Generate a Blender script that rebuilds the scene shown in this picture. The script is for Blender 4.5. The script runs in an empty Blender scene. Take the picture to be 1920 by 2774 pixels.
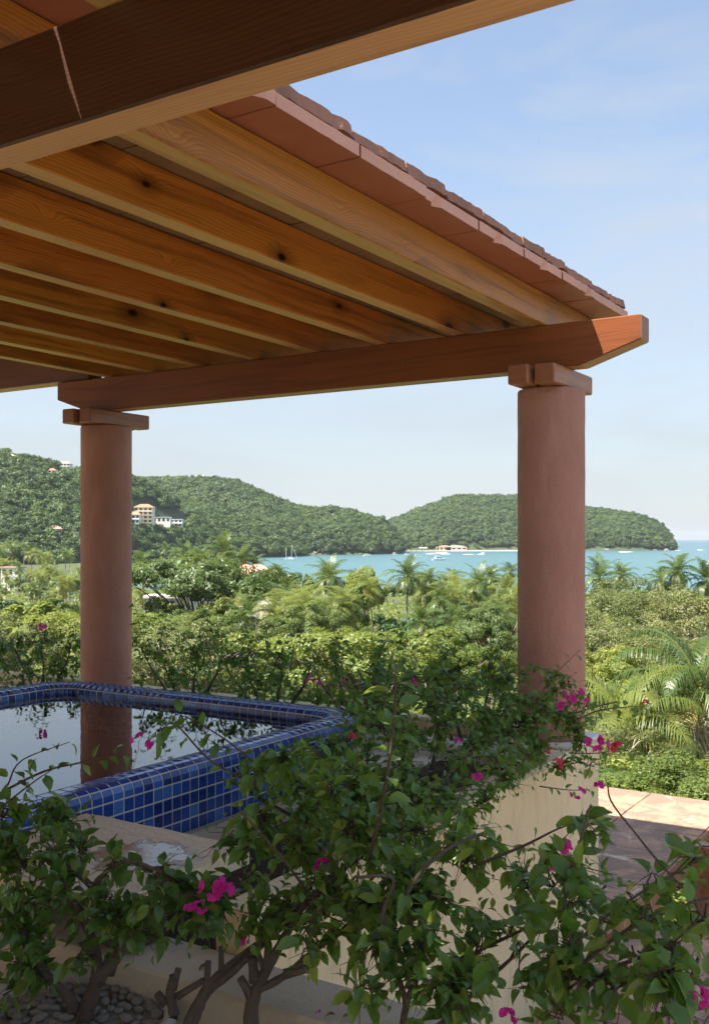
import bpy, bmesh, math, random
import numpy as np
from mathutils import Vector, Matrix, noise

R = math.radians
rng = np.random.default_rng(7)
random.seed(7)
SC = bpy.context.scene
COL = SC.collection

# ------------------------------------------------------------------ camera
F = 2735.0           # focal length in photo pixels
U0, V0 = 960.0, 1459.0
cam_d = bpy.data.cameras.new('camera')
cam_d.sensor_fit = 'VERTICAL'
cam_d.sensor_height = 36.0
cam_d.lens = 36.0 * F / 2774.0
cam_d.shift_y = 72.0 / 2774.0
cam_d.clip_start = 0.05
cam_d.clip_end = 40000
cam = bpy.data.objects.new('camera', cam_d)
cam.rotation_euler = (R(90), 0, 0)
COL.objects.link(cam)
SC.camera = cam

# frame of the building: a = rafter direction, b = beam direction
_n = math.hypot(1723.0, F)
AX = (1723.0 / _n, F / _n)
BX = (-AX[1], AX[0])
TH = math.atan2(AX[1], AX[0])
OX, OY = 1.13, 6.0

def W(a, b, z):
    return Vector((OX + a * AX[0] + b * BX[0], OY + a * AX[1] + b * BX[1], z))

def PX(u, v, y):
    return Vector(((u - U0) / F * y, y, (V0 - v) / F * y))

# ------------------------------------------------------------------ light
sun_vec = -0.52 * Vector((AX[0], AX[1], 0)) + 0.36 * Vector((BX[0], BX[1], 0)) + Vector((0, 0, 1))
sun_vec.normalize()
EL = math.asin(sun_vec.z)
AZ = math.atan2(sun_vec.x, sun_vec.y)
sl = bpy.data.lights.new('sun', 'SUN')
sl.energy = 5.0
sl.angle = R(0.5)
sl.color = (1.0, 0.94, 0.84)
so = bpy.data.objects.new('sun', sl)
so.rotation_euler = sun_vec.to_track_quat('Z', 'Y').to_euler()
so.location = (0, 0, 60)
COL.objects.link(so)

wd = bpy.data.worlds.new('World')
SC.world = wd
wd.use_nodes = True
nt = wd.node_tree
nt.nodes.clear()
sky = nt.nodes.new('ShaderNodeTexSky')
sky.sky_type = 'NISHITA'
sky.sun_disc = False
sky.sun_elevation = EL
sky.sun_rotation = AZ
sky.altitude = 20
sky.air_density = 1.0
sky.dust_density = 0.6
sky.ozone_density = 0.7
bg = nt.nodes.new('ShaderNodeBackground')
bg.inputs['Strength'].default_value = 0.085
tc = nt.nodes.new('ShaderNodeTexCoord')
mp = nt.nodes.new('ShaderNodeMapping')
mp.inputs['Scale'].default_value = (1.2, 1.2, 5.0)
nz = nt.nodes.new('ShaderNodeTexNoise')
nz.inputs['Scale'].default_value = 2.2
nz.inputs['Detail'].default_value = 7
nz.inputs['Roughness'].default_value = 0.55
nz.inputs['Distortion'].default_value = 0.6
cr = nt.nodes.new('ShaderNodeValToRGB')
cr.color_ramp.elements[0].position = 0.43
cr.color_ramp.elements[0].color = (0.22, 0.22, 0.22, 1)
cr.color_ramp.elements[1].position = 0.70
cr.color_ramp.elements[1].color = (0.74, 0.74, 0.74, 1)
mx = nt.nodes.new('ShaderNodeMixRGB')
mx.inputs[2].default_value = (2.9, 3.15, 3.35, 1)
out = nt.nodes.new('ShaderNodeOutputWorld')
L = nt.links.new
L(tc.outputs['Generated'], mp.inputs['Vector'])
L(mp.outputs[0], nz.inputs['Vector'])
L(nz.outputs[0], cr.inputs[0])
L(cr.outputs[0], mx.inputs[0])
L(sky.outputs[0], mx.inputs[1])
# pale haze band low in the sky, all round
sx = nt.nodes.new('ShaderNodeSeparateXYZ')
L(tc.outputs['Generated'], sx.inputs[0])
mr = nt.nodes.new('ShaderNodeMapRange')
mr.interpolation_type = 'SMOOTHSTEP'
mr.inputs['From Min'].default_value = -0.02
mr.inputs['From Max'].default_value = 0.42
mr.inputs['To Min'].default_value = 0.80
mr.inputs['To Max'].default_value = 0.0
L(sx.outputs[2], mr.inputs['Value'])
mh = nt.nodes.new('ShaderNodeMixRGB')
mh.inputs[2].default_value = (2.55, 2.78, 3.05, 1)
L(mr.outputs[0], mh.inputs[0])
L(mx.outputs[0], mh.inputs[1])
L(mh.outputs[0], bg.inputs[0])
L(bg.outputs[0], out.inputs[0])

SC.view_settings.view_transform = 'Standard'
SC.view_settings.look = 'None'
SC.view_settings.gamma = 1
SC.view_settings.exposure = 1.5
SC.view_settings.use_curve_mapping = False
SC.cycles.use_denoising = True
SC.cycles.max_bounces = 9
SC.cycles.diffuse_bounces = 5
SC.cycles.glossy_bounces = 4
SC.cycles.transmission_bounces = 4
SC.cycles.transparent_max_bounces = 8
SC.cycles.volume_bounces = 0
SC.cycles.sample_clamp_indirect = 6

# ------------------------------------------------------------------ helpers
def tag(o, label=None, cat=None, group=None, kind=None):
    if label: o['label'] = label
    if cat: o['category'] = cat
    if group: o['group'] = group
    if kind: o['kind'] = kind
    return o

def empty(name, loc, rz=0.0, parent=None):
    o = bpy.data.objects.new(name, None)
    o.empty_display_size = 0.1
    o.location = loc
    o.rotation_euler = (0, 0, rz)
    COL.objects.link(o)
    if parent: o.parent = parent
    return o

def link(name, me, mats=None, parent=None, loc=(0, 0, 0), rz=0.0):
    o = bpy.data.objects.new(name, me)
    if mats is not None and len(me.materials) == 0:
        for m in (mats if isinstance(mats, (list, tuple)) else [mats]):
            me.materials.append(m)
    o.location = loc
    o.rotation_euler = (0, 0, rz)
    COL.objects.link(o)
    if parent: o.parent = parent
    return o

def mesh_py(name, v, f, smooth=False):
    me = bpy.data.meshes.new(name)
    me.from_pydata([tuple(p) for p in v], [], f)
    if smooth:
        me.polygons.foreach_set('use_smooth', [True] * len(me.polygons))
    me.update()
    return me

def mesh_np(name, v, f, smooth=False, attr=None):
    """v (n,3) array, f (m,k) array of equal-sized faces; attr: per-face values -> 'v'"""
    v = np.asarray(v, dtype=np.float32); f = np.asarray(f, dtype=np.int32)
    me = bpy.data.meshes.new(name)
    me.vertices.add(len(v)); me.vertices.foreach_set('co', v.ravel())
    k = f.shape[1]
    me.loops.add(f.size); me.loops.foreach_set('vertex_index', f.ravel())
    me.polygons.add(len(f))
    me.polygons.foreach_set('loop_start', np.arange(0, f.size, k, dtype=np.int32))
    if smooth:
        me.polygons.foreach_set('use_smooth', np.ones(len(f), dtype=bool))
    if attr is not None:
        at = me.attributes.new('v', 'FLOAT', 'FACE')
        at.data.foreach_set('value', np.asarray(attr, dtype=np.float32))
    me.update(calc_edges=True)
    return me

def bm_mesh(name, bm, smooth=False):
    me = bpy.data.meshes.new(name)
    bm.normal_update()
    bm.to_mesh(me); bm.free()
    if smooth:
        me.polygons.foreach_set('use_smooth', [True] * len(me.polygons))
    return me

def box_bm(x0, x1, y0, y1, z0, z1, bev=0.0, bm=None):
    own = bm is None
    b2 = bmesh.new()
    vs = [b2.verts.new(p) for p in ((x0,y0,z0),(x1,y0,z0),(x1,y1,z0),(x0,y1,z0),(x0,y0,z1),(x1,y0,z1),(x1,y1,z1),(x0,y1,z1))]
    for f in ((3,2,1,0),(4,5,6,7),(0,1,5,4),(1,2,6,5),(2,3,7,6),(3,0,4,7)):
        b2.faces.new([vs[i] for i in f])
    if bev > 0:
        bmesh.ops.bevel(b2, geom=b2.edges[:], offset=bev, segments=1, affect='EDGES')
    if own: return b2
    me = bpy.data.meshes.new('tmp'); b2.to_mesh(me); b2.free()
    bm.from_mesh(me); bpy.data.meshes.remove(me)
    return bm

def box_mesh(name, x0, x1, y0, y1, z0, z1, bev=0.004):
    return bm_mesh(name, box_bm(x0, x1, y0, y1, z0, z1, bev))

def prism_bm(poly, h0, h1, axis='y', bm=None):
    """poly: list of (p,q); extruded along axis between h0 and h1"""
    bm = bm or bmesh.new()
    def P(p, q, h):
        return {'y': (p, h, q), 'x': (h, p, q), 'z': (p, q, h)}[axis]
    a = [bm.verts.new(P(p, q, h0)) for p, q in poly]
    b = [bm.verts.new(P(p, q, h1)) for p, q in poly]
    n = len(poly)
    bm.faces.new(a); bm.faces.new(b[::-1])
    for i in range(n):
        bm.faces.new([a[i], b[i], b[(i+1) % n], a[(i+1) % n]])
    bmesh.ops.recalc_face_normals(bm, faces=bm.faces[:])
    return bm

def lathe(profile, seg=48, cap=True):
    v = []; f = []
    n = len(profile)
    for i in range(seg):
        t = 2 * math.pi * i / seg
        for r, z in profile:
            v.append((r * math.cos(t), r * math.sin(t), z))
    for i in range(seg):
        j = (i + 1) % seg
        for k in range(n - 1):
            f.append((i*n+k, j*n+k, j*n+k+1, i*n+k+1))
    if cap:
        f.append(tuple(i*n for i in range(seg))[::-1])
        f.append(tuple(i*n+n-1 for i in range(seg)))
    return v, f

def tube(pts, radii, sides=6, wob=0.0):
    """returns verts, faces of a tapered tube along pts"""
    pts = [Vector(p) for p in pts]
    v = []; f = []
    n = len(pts)
    up = Vector((0.13, 0.21, 0.97))
    for i, p in enumerate(pts):
        d = (pts[min(i+1, n-1)] - pts[max(i-1, 0)])
        if d.length < 1e-9: d = Vector((0, 0, 1))
        d.normalize()
        s = d.cross(up)
        if s.length < 1e-3: s = d.cross(Vector((1, 0, 0)))
        s.normalize(); t = s.cross(d)
        for k in range(sides):
            an = 2 * math.pi * k / sides
            r = radii[i] * (1 + (random.uniform(-wob, wob) if wob else 0))
            v.append(p + (s * math.cos(an) + t * math.sin(an)) * r)
    for i in range(n - 1):
        for k in range(sides):
            k2 = (k + 1) % sides
            f.append((i*sides+k, i*sides+k2, (i+1)*sides+k2, (i+1)*sides+k))
    f.append(tuple(range(sides))[::-1])
    f.append(tuple((n-1)*sides + k for k in range(sides)))
    return v, f

def add_vf(V, FF, v, f):
    o = len(V)
    V.extend(v); FF.extend([tuple(i + o for i in q) for q in f])

def spline(pts, n=6):
    pts = [Vector(p) for p in pts]
    if len(pts) < 3:
        return [pts[0].lerp(pts[-1], i / n) for i in range(n + 1)]
    q = [pts[0] * 2 - pts[1]] + pts + [pts[-1] * 2 - pts[-2]]
    o = []
    for i in range(1, len(q) - 2):
        for k in range(n):
            t = k / n
            a, b, c, d = q[i-1], q[i], q[i+1], q[i+2]
            o.append(0.5 * ((2*b) + (c-a)*t + (2*a-5*b+4*c-d)*t*t + (3*b-a-3*c+d)*t*t*t))
    o.append(pts[-1])
    return o

def copy_tree(o, parent=None):
    c = o.copy(); COL.objects.link(c); c.parent = parent
    for ch in list(o.children):
        copy_tree(ch, c)
    return c

# ------------------------------------------------------------------ materials
class NT:
    def __init__(s, name):
        s.m = bpy.data.materials.new(name); s.m.use_nodes = True
        s.t = s.m.node_tree; s.t.nodes.clear()
        s.out = s.n('ShaderNodeOutputMaterial')
    def n(s, typ, **kw):
        x = s.t.nodes.new(typ)
        for k, v in kw.items():
            if k.startswith('_'):
                setattr(x, k[1:], v)
            else:
                key = int(k[1:]) if k[0] == 'i' and k[1:].isdigit() else k.replace('__', ' ')
                if isinstance(v, bpy.types.NodeSocket): s.t.links.new(v, x.inputs[key])
                else: x.inputs[key].default_value = v
        return x
    def mix(s, fac, a, b, mode='MIX'):
        x = s.n('ShaderNodeMixRGB', _blend_type=mode)
        for i, v in enumerate((fac, a, b)):
            if isinstance(v, bpy.types.NodeSocket): s.t.links.new(v, x.inputs[i])
            else: x.inputs[i].default_value = (v if i == 0 or len(v) == 4 else tuple(v) + (1,))
        return x.outputs[0]
    def math(s, op, a, b=0.0, c=0.0):
        x = s.n('ShaderNodeMath', _operation=op)
        for i, v in enumerate((a, b, c)):
            if isinstance(v, bpy.types.NodeSocket): s.t.links.new(v, x.inputs[i])
            else: x.inputs[i].default_value = v
        return x.outputs[0]
    def ramp(s, fac, p0, p1, c0=(0,0,0), c1=(1,1,1)):
        x = s.n('ShaderNodeValToRGB')
        e = x.color_ramp.elements
        e[0].position = p0; e[0].color = tuple(c0) + (1,)
        e[1].position = p1; e[1].color = tuple(c1) + (1,)
        s.t.links.new(fac, x.inputs[0])
        return x.outputs[0]
    def coords(s, scale=(1,1,1), loc=None, out='Object'):
        t = s.n('ShaderNodeTexCoord')
        m = s.n('ShaderNodeMapping')
        m.inputs['Scale'].default_value = scale
        s.t.links.new(t.outputs[out], m.inputs['Vector'])
        if loc is not None:
            if isinstance(loc, bpy.types.NodeSocket): s.t.links.new(loc, m.inputs['Location'])
            else: m.inputs['Location'].default_value = loc
        return m.outputs[0]
    def noise(s, vec, scale, detail=4, rough=0.55, dist=0.0):
        x = s.n('ShaderNodeTexNoise', Vector=vec, Scale=scale, Detail=detail, Roughness=rough, Distortion=dist)
        return x.outputs[0]
    def bump(s, h, strength=0.3, dist=0.01, nrm=None):
        x = s.n('ShaderNodeBump', Height=h, Strength=strength, Distance=dist)
        if nrm is not None: s.t.links.new(nrm, x.inputs['Normal'])
        return x.outputs[0]
    def bsdf(s, col, rough=0.6, nrm=None, **kw):
        x = s.n('ShaderNodeBsdfPrincipled')
        for k, v in (('Base Color', col), ('Roughness', rough), ('Normal', nrm)):
            if v is None: continue
            if isinstance(v, bpy.types.NodeSocket): s.t.links.new(v, x.inputs[k])
            elif k == 'Base Color': x.inputs[k].default_value = tuple(v)[:3] + (1,)
            else: x.inputs[k].default_value = v
        for k, v in kw.items():
            k = k.replace('__', ' ')
            if isinstance(v, bpy.types.NodeSocket): s.t.links.new(v, x.inputs[k])
            else: x.inputs[k].default_value = v
        return x.outputs[0]
    def done(s, sh):
        s.t.links.new(sh, s.out.inputs[0])
        return s.m
    def rnd(s):
        return s.n('ShaderNodeObjectInfo').outputs['Random']

def wood(name, c_light, c_mid, c_dark, rough=0.42, knots=True, streak=0.5, axis=0, spec=0.5):
    s = NT(name)
    r = s.rnd()
    off = s.n('ShaderNodeCombineXYZ', X=s.math('MULTIPLY', r, 37.0), Y=s.math('MULTIPLY', r, 11.0), Z=s.math('MULTIPLY', r, 23.0)).outputs[0]
    sc = (1, 1, 1)
    t = s.n('ShaderNodeTexCoord').outputs['Object']
    add = s.n('ShaderNodeVectorMath', _operation='ADD'); s.t.links.new(t, add.inputs[0]); s.t.links.new(off, add.inputs[1])
    vec = add.outputs[0]
    sep = s.n('ShaderNodeSeparateXYZ', Vector=vec)
    xl, yl, zl = (sep.outputs[0], sep.outputs[1], sep.outputs[2]) if axis == 0 else (sep.outputs[1], sep.outputs[0], sep.outputs[2])
    # knots on the faces
    kv = s.n('ShaderNodeCombineXYZ', X=s.math('MULTIPLY', xl, 1.35), Y=s.math('ADD', s.math('MULTIPLY', zl, 2.6), s.math('MULTIPLY', yl, 2.0)), Z=s.math('MULTIPLY', r, 50)).outputs[0]
    vor = s.n('ShaderNodeTexVoronoi', Vector=kv, Scale=1.0, Randomness=1.0, _voronoi_dimensions='2D')
    d = vor.outputs['Distance']
    pull = s.math('MULTIPLY', s.math('POWER', 2.718, s.math('MULTIPLY', s.math('MULTIPLY', d, d), -70.0)), 0.05 if knots else 0.0)
    lowv = s.n('ShaderNodeCombineXYZ', X=s.math('MULTIPLY', xl, 0.55), Y=s.math('MULTIPLY', yl, 2.5), Z=s.math('MULTIPLY', zl, 2.5)).outputs[0]
    warp = s.math('MULTIPLY', s.math('SUBTRACT', s.noise(lowv, 1.6, 3), 0.5), 0.11)
    ring = s.math('ADD', s.math('ADD', s.math('ADD', zl, s.math('MULTIPLY', yl, 0.8)), warp), pull)
    fine = s.n('ShaderNodeCombineXYZ', X=s.math('MULTIPLY', xl, 1.2), Y=s.math('MULTIPLY', yl, 60), Z=s.math('MULTIPLY', zl, 60)).outputs[0]
    fib = s.noise(fine, 1.0, 5, 0.6)
    saw = s.math('FRACT', s.math('ADD', s.math('MULTIPLY', ring, 74.0), s.math('MULTIPLY', fib, 0.5)))
    saw = s.math('MULTIPLY', s.math('POWER', saw, 1.7), streak)
    big = s.noise(lowv, 0.9, 4, 0.6)
    col = s.mix(big, c_light, c_mid)
    hv = s.n('ShaderNodeHueSaturation', Hue=s.math('ADD', s.math('MULTIPLY', s.math('FRACT', s.math('MULTIPLY', r, 7.3)), 0.022), 0.493), Saturation=1.0, Value=s.math('ADD', s.math('MULTIPLY', s.math('FRACT', s.math('MULTIPLY', r, 3.7)), 0.45), 0.78), Color=col)
    col = hv.outputs[0]
    col = s.mix(s.math('MULTIPLY', saw, 0.95), col, c_dark)
    col = s.mix(s.math('MULTIPLY', s.ramp(fib, 0.45, 0.75), 0.35), col, c_mid)
    lg = s.n('ShaderNodeCombineXYZ', X=s.math('MULTIPLY', xl, 0.7), Y=s.math('MULTIPLY', yl, 16), Z=s.math('ADD', s.math('MULTIPLY', zl, 22), s.math('MULTIPLY', warp, 22))).outputs[0]
    col = s.mix(s.math('MULTIPLY', s.ramp(s.noise(lg, 1.0, 4, 0.6), 0.50, 0.66), 0.55), col, c_dark)
    bl = s.noise(lowv, 2.3, 5, 0.7)
    col = s.mix(s.math('MULTIPLY', s.ramp(bl, 0.55, 0.78), 0.45), col, c_dark)
    if knots:
        csep = s.n('ShaderNodeSeparateColor', Color=vor.outputs['Color'])
        ksz = s.math('ADD', s.math('MULTIPLY', csep.outputs[0], 1.7), 0.8)
        keep = s.ramp(csep.outputs[1], 0.22, 0.24)
        dk = s.math('ADD', s.math('DIVIDE', d, ksz), s.math('MULTIPLY', s.math('SUBTRACT', s.noise(vec, 30, 3), 0.5), 0.02))
        kn = s.mix(keep, (0, 0, 0), s.ramp(dk, 0.022, 0.046, (1, 1, 1), (0, 0, 0)))
        halo = s.mix(keep, (0, 0, 0), s.ramp(dk, 0.03, 0.17, (0.75, 0.75, 0.75), (0, 0, 0)))
        col = s.mix(halo, col, c_dark)
        col = s.mix(kn, col, tuple(c * 0.12 for c in c_dark))
    nr = s.bump(s.math('ADD', fib, saw), 0.18, 0.002)
    return s.done(s.bsdf(col, s.math('ADD', s.math('MULTIPLY', big, 0.2), rough - 0.1), nr, Specular__IOR__Level=spec))

def plaster(name, c1, c2, bump_scale=140, bump_str=0.35, rough=0.75, stain=0.25, stain_col=None, big=1.5, streak=0.0):
    s = NT(name)
    v = s.coords()
    n1 = s.noise(v, big, 5, 0.6)
    n2 = s.noise(v, bump_scale, 3, 0.5)
    n3 = s.noise(v, bump_scale * 0.25, 3, 0.5)
    col = s.mix(s.ramp(n1, 0.3, 0.7), c1, c2)
    if stain_col:
        vs = s.coords((3.0, 3.0, 0.9)) if streak else v
        st = s.noise(vs, 3.5, 6, 0.65)
        col = s.mix(s.math('MULTIPLY', s.ramp(st, 0.5, 0.72), stain), col, stain_col)
    nr = s.bump(s.math('ADD', n2, s.math('MULTIPLY', n3, 1.5)), bump_str, 0.006)
    return s.done(s.bsdf(col, rough, nr))

def leafmat(name, c1, c2, c3=None, trans=0.35, rough=0.42, tcol=None, spec=0.5, veins=False, rnd=True):
    s = NT(name)
    at = s.n('ShaderNodeAttribute', _attribute_name='v').outputs['Fac']
    r = s.math('FRACT', s.math('ADD', s.rnd(), at)) if rnd is True else (s.math('ADD', s.math('MULTIPLY', s.rnd(), 0.68), s.math('MULTIPLY', at, 0.34)) if rnd == 'tree' else at)
    col = s.mix(r, c1, c2)
    if c3:
        col = s.mix(s.ramp(r, 0.80, 1.0), col, c3)
    if rnd == 'tree':
        gp_ = s.n('ShaderNodeNewGeometry').outputs['Position']
        patch = s.ramp(s.noise(gp_, 0.035, 5, 0.65), 0.36, 0.64)
        col = s.mix(s.math('MULTIPLY', patch, 0.45), col, tuple(x * 0.75 for x in c1))
    if veins:
        v = s.coords()
        col = s.mix(s.math('MULTIPLY', s.ramp(s.noise(v, 3.0, 4), 0.4, 0.7), 0.35), col, tuple(x * 0.6 for x in c1))
    p = s.bsdf(col, rough, None, Specular__IOR__Level=spec)
    tr = s.n('ShaderNodeBsdfTranslucent')
    tcl = s.mix(0.6, col, tcol or tuple(min(1, x * 2.2) for x in c2))
    s.t.links.new(tcl, tr.inputs[0])
    m = s.n('ShaderNodeMixShader', i0=trans)
    s.t.links.new(p, m.inputs[1]); s.t.links.new(tr.outputs[0], m.inputs[2])
    return s.done(m.outputs[0])

def plain(name, col, rough=0.6, var=0.15, scale=8.0, bump=0.0, spec=0.5):
    s = NT(name)
    v = s.coords()
    n = s.noise(v, scale, 4)
    c = s.mix(n, tuple(x * (1 - var) for x in col), tuple(min(1, x * (1 + var)) for x in col))
    rr = s.math('ADD', s.math('MULTIPLY', s.rnd(), 0.3), 0.85)
    hv = s.n('ShaderNodeHueSaturation', Value=rr, Color=c)
    nr = s.bump(s.noise(v, scale * 6, 3), bump, 0.01) if bump else None
    return s.done(s.bsdf(hv.outputs[0], rough, nr, Specular__IOR__Level=spec))

M = {}
M['rafter'] = wood('rafter_wood', (0.60, 0.240, 0.048), (0.42, 0.145, 0.028), (0.105, 0.033, 0.009), 0.36, spec=0.22)
M['rafter_under_lit'] = wood('rafter_under_lit_wood', (0.60, 0.36, 0.155), (0.50, 0.28, 0.11), (0.30, 0.15, 0.055), 0.42, knots=False, streak=0.35)  # underside paler than the sides: weathered tone plus bounce light in the colour
M['beam'] = wood('stained_beam_wood', (0.36, 0.092, 0.040), (0.25, 0.058, 0.027), (0.12, 0.027, 0.014), 0.38, knots=False, streak=0.5, axis=1, spec=0.35)
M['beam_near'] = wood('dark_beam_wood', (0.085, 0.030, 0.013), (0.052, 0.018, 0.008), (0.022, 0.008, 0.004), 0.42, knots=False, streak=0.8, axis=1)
M['beam_under_lit'] = wood('beam_under_lit_wood', (0.56, 0.32, 0.18), (0.47, 0.26, 0.14), (0.30, 0.15, 0.08), 0.5, knots=False, streak=0.5, axis=1)  # paler than the beam faces: light from below put into the colour
M['beam_up'] = wood('brown_beam_wood', (0.20, 0.082, 0.038), (0.14, 0.054, 0.026), (0.07, 0.026, 0.013), 0.4, knots=False, streak=0.5, axis=1, spec=0.35)
M['pad'] = wood('pad_wood', (0.50, 0.22, 0.10), (0.38, 0.15, 0.07), (0.2, 0.075, 0.035), 0.42, knots=False)
M['endgrain'] = plain('endgrain_wood', (0.27, 0.095, 0.045), 0.5, 0.35, 40)
M['column'] = plaster('column_plaster', (0.47, 0.225, 0.168), (0.39, 0.178, 0.130), 130, 0.75, 0.68, 0.42, (0.54, 0.29, 0.22), 2.0, 1)
M['cream'] = plaster('cream_plaster', (0.78, 0.66, 0.42), (0.70, 0.58, 0.36), 90, 0.35, 0.85, 0.6, (0.52, 0.43, 0.29), 1.2, 1)
M['ledge'] = plaster('ledge_plaster', (0.62, 0.54, 0.42), (0.50, 0.43, 0.33), 60, 0.4, 0.85, 0.5, (0.27, 0.23, 0.18), 3)
M['whitecap'] = plaster('white_plaster', (0.78, 0.75, 0.68), (0.70, 0.67, 0.6), 60, 0.3, 0.8, 0.4, (0.5, 0.46, 0.4), 3)
M['panel'] = plaster('roof_panel_clay', (0.30, 0.185, 0.10), (0.23, 0.135, 0.07), 50, 0.25, 0.8, 0.4, (0.14, 0.08, 0.045), 2.5)
M['panel_red'] = plaster('painted_panel_clay', (0.40, 0.15, 0.092), (0.33, 0.12, 0.072), 60, 0.15, 0.55, 0.3, (0.50, 0.22, 0.14), 2.5)
M['fascia'] = plaster('fascia_paint', (0.70, 0.36, 0.28), (0.62, 0.30, 0.23), 60, 0.15, 0.6, 0.4, (0.66, 0.36, 0.28), 3)
M['roofcrust'] = plaster('roof_crust', (0.42, 0.20, 0.145), (0.30, 0.14, 0.10), 45, 0.8, 0.9, 0.6, (0.13, 0.085, 0.065), 5)
M['mortar'] = plaster('dark_mortar', (0.10, 0.075, 0.06), (0.06, 0.045, 0.04), 60, 0.7, 0.95)

# terracotta floor with salt and algae
s = NT('terracotta_tile')
v = s.coords(); vw = s.coords((1.0, 1.0, 1.0), s.n('ShaderNodeCombineXYZ', X=s.math('MULTIPLY', s.rnd(), 13)).outputs[0])
n1 = s.noise(vw, 2.2, 6, 0.65, 0.5); n2 = s.noise(vw, 1.5, 6, 0.7, 1.2); n3 = s.noise(vw, 30, 4)
c = s.mix(n1, (0.56, 0.33, 0.20), (0.43, 0.235, 0.14))
c = s.mix(s.math('MULTIPLY', s.ramp(n2, 0.44, 0.56), 0.75), c, (0.20, 0.125, 0.10))
c = s.mix(s.math('MULTIPLY', s.ramp(s.noise(vw, 3.4, 6, 0.7, 1.5), 0.58, 0.68), 0.7), c, (0.74, 0.58, 0.45))
M['terracotta'] = s.done(s.bsdf(c, 0.75, s.bump(n3, 0.25, 0.004)))
M['grout_floor'] = plaster('floor_grout', (0.62, 0.48, 0.36), (0.5, 0.37, 0.27), 60, 0.5, 0.9)

# blue pool tile
s = NT('blue_glazed_tile')
at = s.n('ShaderNodeAttribute', _attribute_name='v').outputs['Fac']
r = s.math('FRACT', s.math('ADD', s.rnd(), at))
v = s.coords()
c = s.mix(r, (0.010, 0.028, 0.16), (0.028, 0.095, 0.42))
c = s.mix(s.ramp(r, 0.8, 1.0), c, (0.08, 0.20, 0.52))
c = s.mix(s.math('MULTIPLY', s.ramp(s.noise(v, 45, 4), 0.45, 0.75), 0.4), c, (0.06, 0.14, 0.40))
M['tile'] = s.done(s.bsdf(c, 0.14, s.bump(s.noise(v, 60, 3), 0.12, 0.004), Specular__IOR__Level=0.6))
M['grout'] = plaster('pale_grout', (0.66, 0.66, 0.62), (0.54, 0.54, 0.5), 120, 0.3, 0.8)
# submerged tile lining: too deep under the surface to pick apart
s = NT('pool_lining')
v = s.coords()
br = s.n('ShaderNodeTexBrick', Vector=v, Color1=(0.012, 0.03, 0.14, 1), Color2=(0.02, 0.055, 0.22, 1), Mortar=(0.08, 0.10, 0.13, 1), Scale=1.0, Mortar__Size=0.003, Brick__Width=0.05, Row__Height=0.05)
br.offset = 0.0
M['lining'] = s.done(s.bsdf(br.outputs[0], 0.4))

# pool water
s = NT('pool_water')
v = s.coords((1, 1, 1))
h = s.noise(v, 2.2, 3, 0.5, 0.3)
h2 = s.noise(v, 14, 2, 0.5)
nr = s.bump(s.math('ADD', h, s.math('MULTIPLY', h2, 0.04)), 0.10, 0.02)
fr = s.n('ShaderNodeFresnel', IOR=1.9, Normal=nr)
gl = s.n('ShaderNodeBsdfGlossy', Color=(1, 1, 1, 1), Roughness=0.015, Normal=nr)
tr = s.n('ShaderNodeBsdfTransparent', Color=(0.72, 0.84, 0.92, 1))
m = s.n('ShaderNodeMixShader'); s.t.links.new(fr.outputs[0], m.inputs[0]); s.t.links.new(tr.outputs[0], m.inputs[1]); s.t.links.new(gl.outputs[0], m.inputs[2])
M['water'] = s.done(m.outputs[0])

# sea
s = NT('sea_water')
v = s.coords((0.35, 1.0, 1.0))
h = s.noise(v, 0.22, 5, 0.6)
pv = s.coords((0.25, 1.0, 1.0)); patch = s.noise(pv, 0.012, 4, 0.6)
sep = s.n('ShaderNodeSeparateXYZ', Vector=s.coords())
dist = s.ramp(s.math('DIVIDE', sep.outputs[1], 4000.0), 0.12, 0.9)
c = s.mix(dist, (0.062, 0.150, 0.158), (0.032, 0.095, 0.140))
c = s.mix(s.math('MULTIPLY', s.ramp(patch, 0.35, 0.7), 0.5), c, (0.05, 0.13, 0.15))
c = s.mix(s.math('MULTIPLY', s.ramp(h, 0.55, 0.7), 0.35), c, (0.08, 0.18, 0.19))
M['sea'] = s.done(s.bsdf(c, 0.32, s.bump(h, 0.55, 0.6), Specular__IOR__Level=0.5))
M['foam'] = plain('surf_foam', (0.8, 0.82, 0.82), 0.8, 0.1, 0.5)

# ground
s = NT('ground_soil')
v = s.coords()
n1 = s.noise(v, 0.15, 6, 0.65); n2 = s.noise(v, 1.6, 5)
c = s.mix(s.ramp(n1, 0.4, 0.62), (0.045, 0.072, 0.018), (0.085, 0.085, 0.036))
c = s.mix(s.math('MULTIPLY', n2, 0.5), c, (0.05, 0.075, 0.02))
M['ground'] = s.done(s.bsdf(c, 0.9, s.bump(n2, 0.6, 0.2)))
s = NT('hill_soil')
v = s.coords(); n1 = s.noise(v, 0.03, 6, 0.65)
c = s.mix(n1, (0.035, 0.062, 0.024), (0.06, 0.085, 0.03))
M['hill'] = s.done(s.bsdf(c, 0.9))
M['soil'] = plaster('planter_soil', (0.075, 0.05, 0.034), (0.045, 0.03, 0.02), 30, 0.9, 0.95)
M['sand'] = plaster('pale_path', (0.62, 0.54, 0.42), (0.52, 0.44, 0.33), 6, 0.3, 0.9)
M['rock'] = plain('shore_rock', (0.20, 0.17, 0.14), 0.9, 0.4, 0.3, 0.6)

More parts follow.
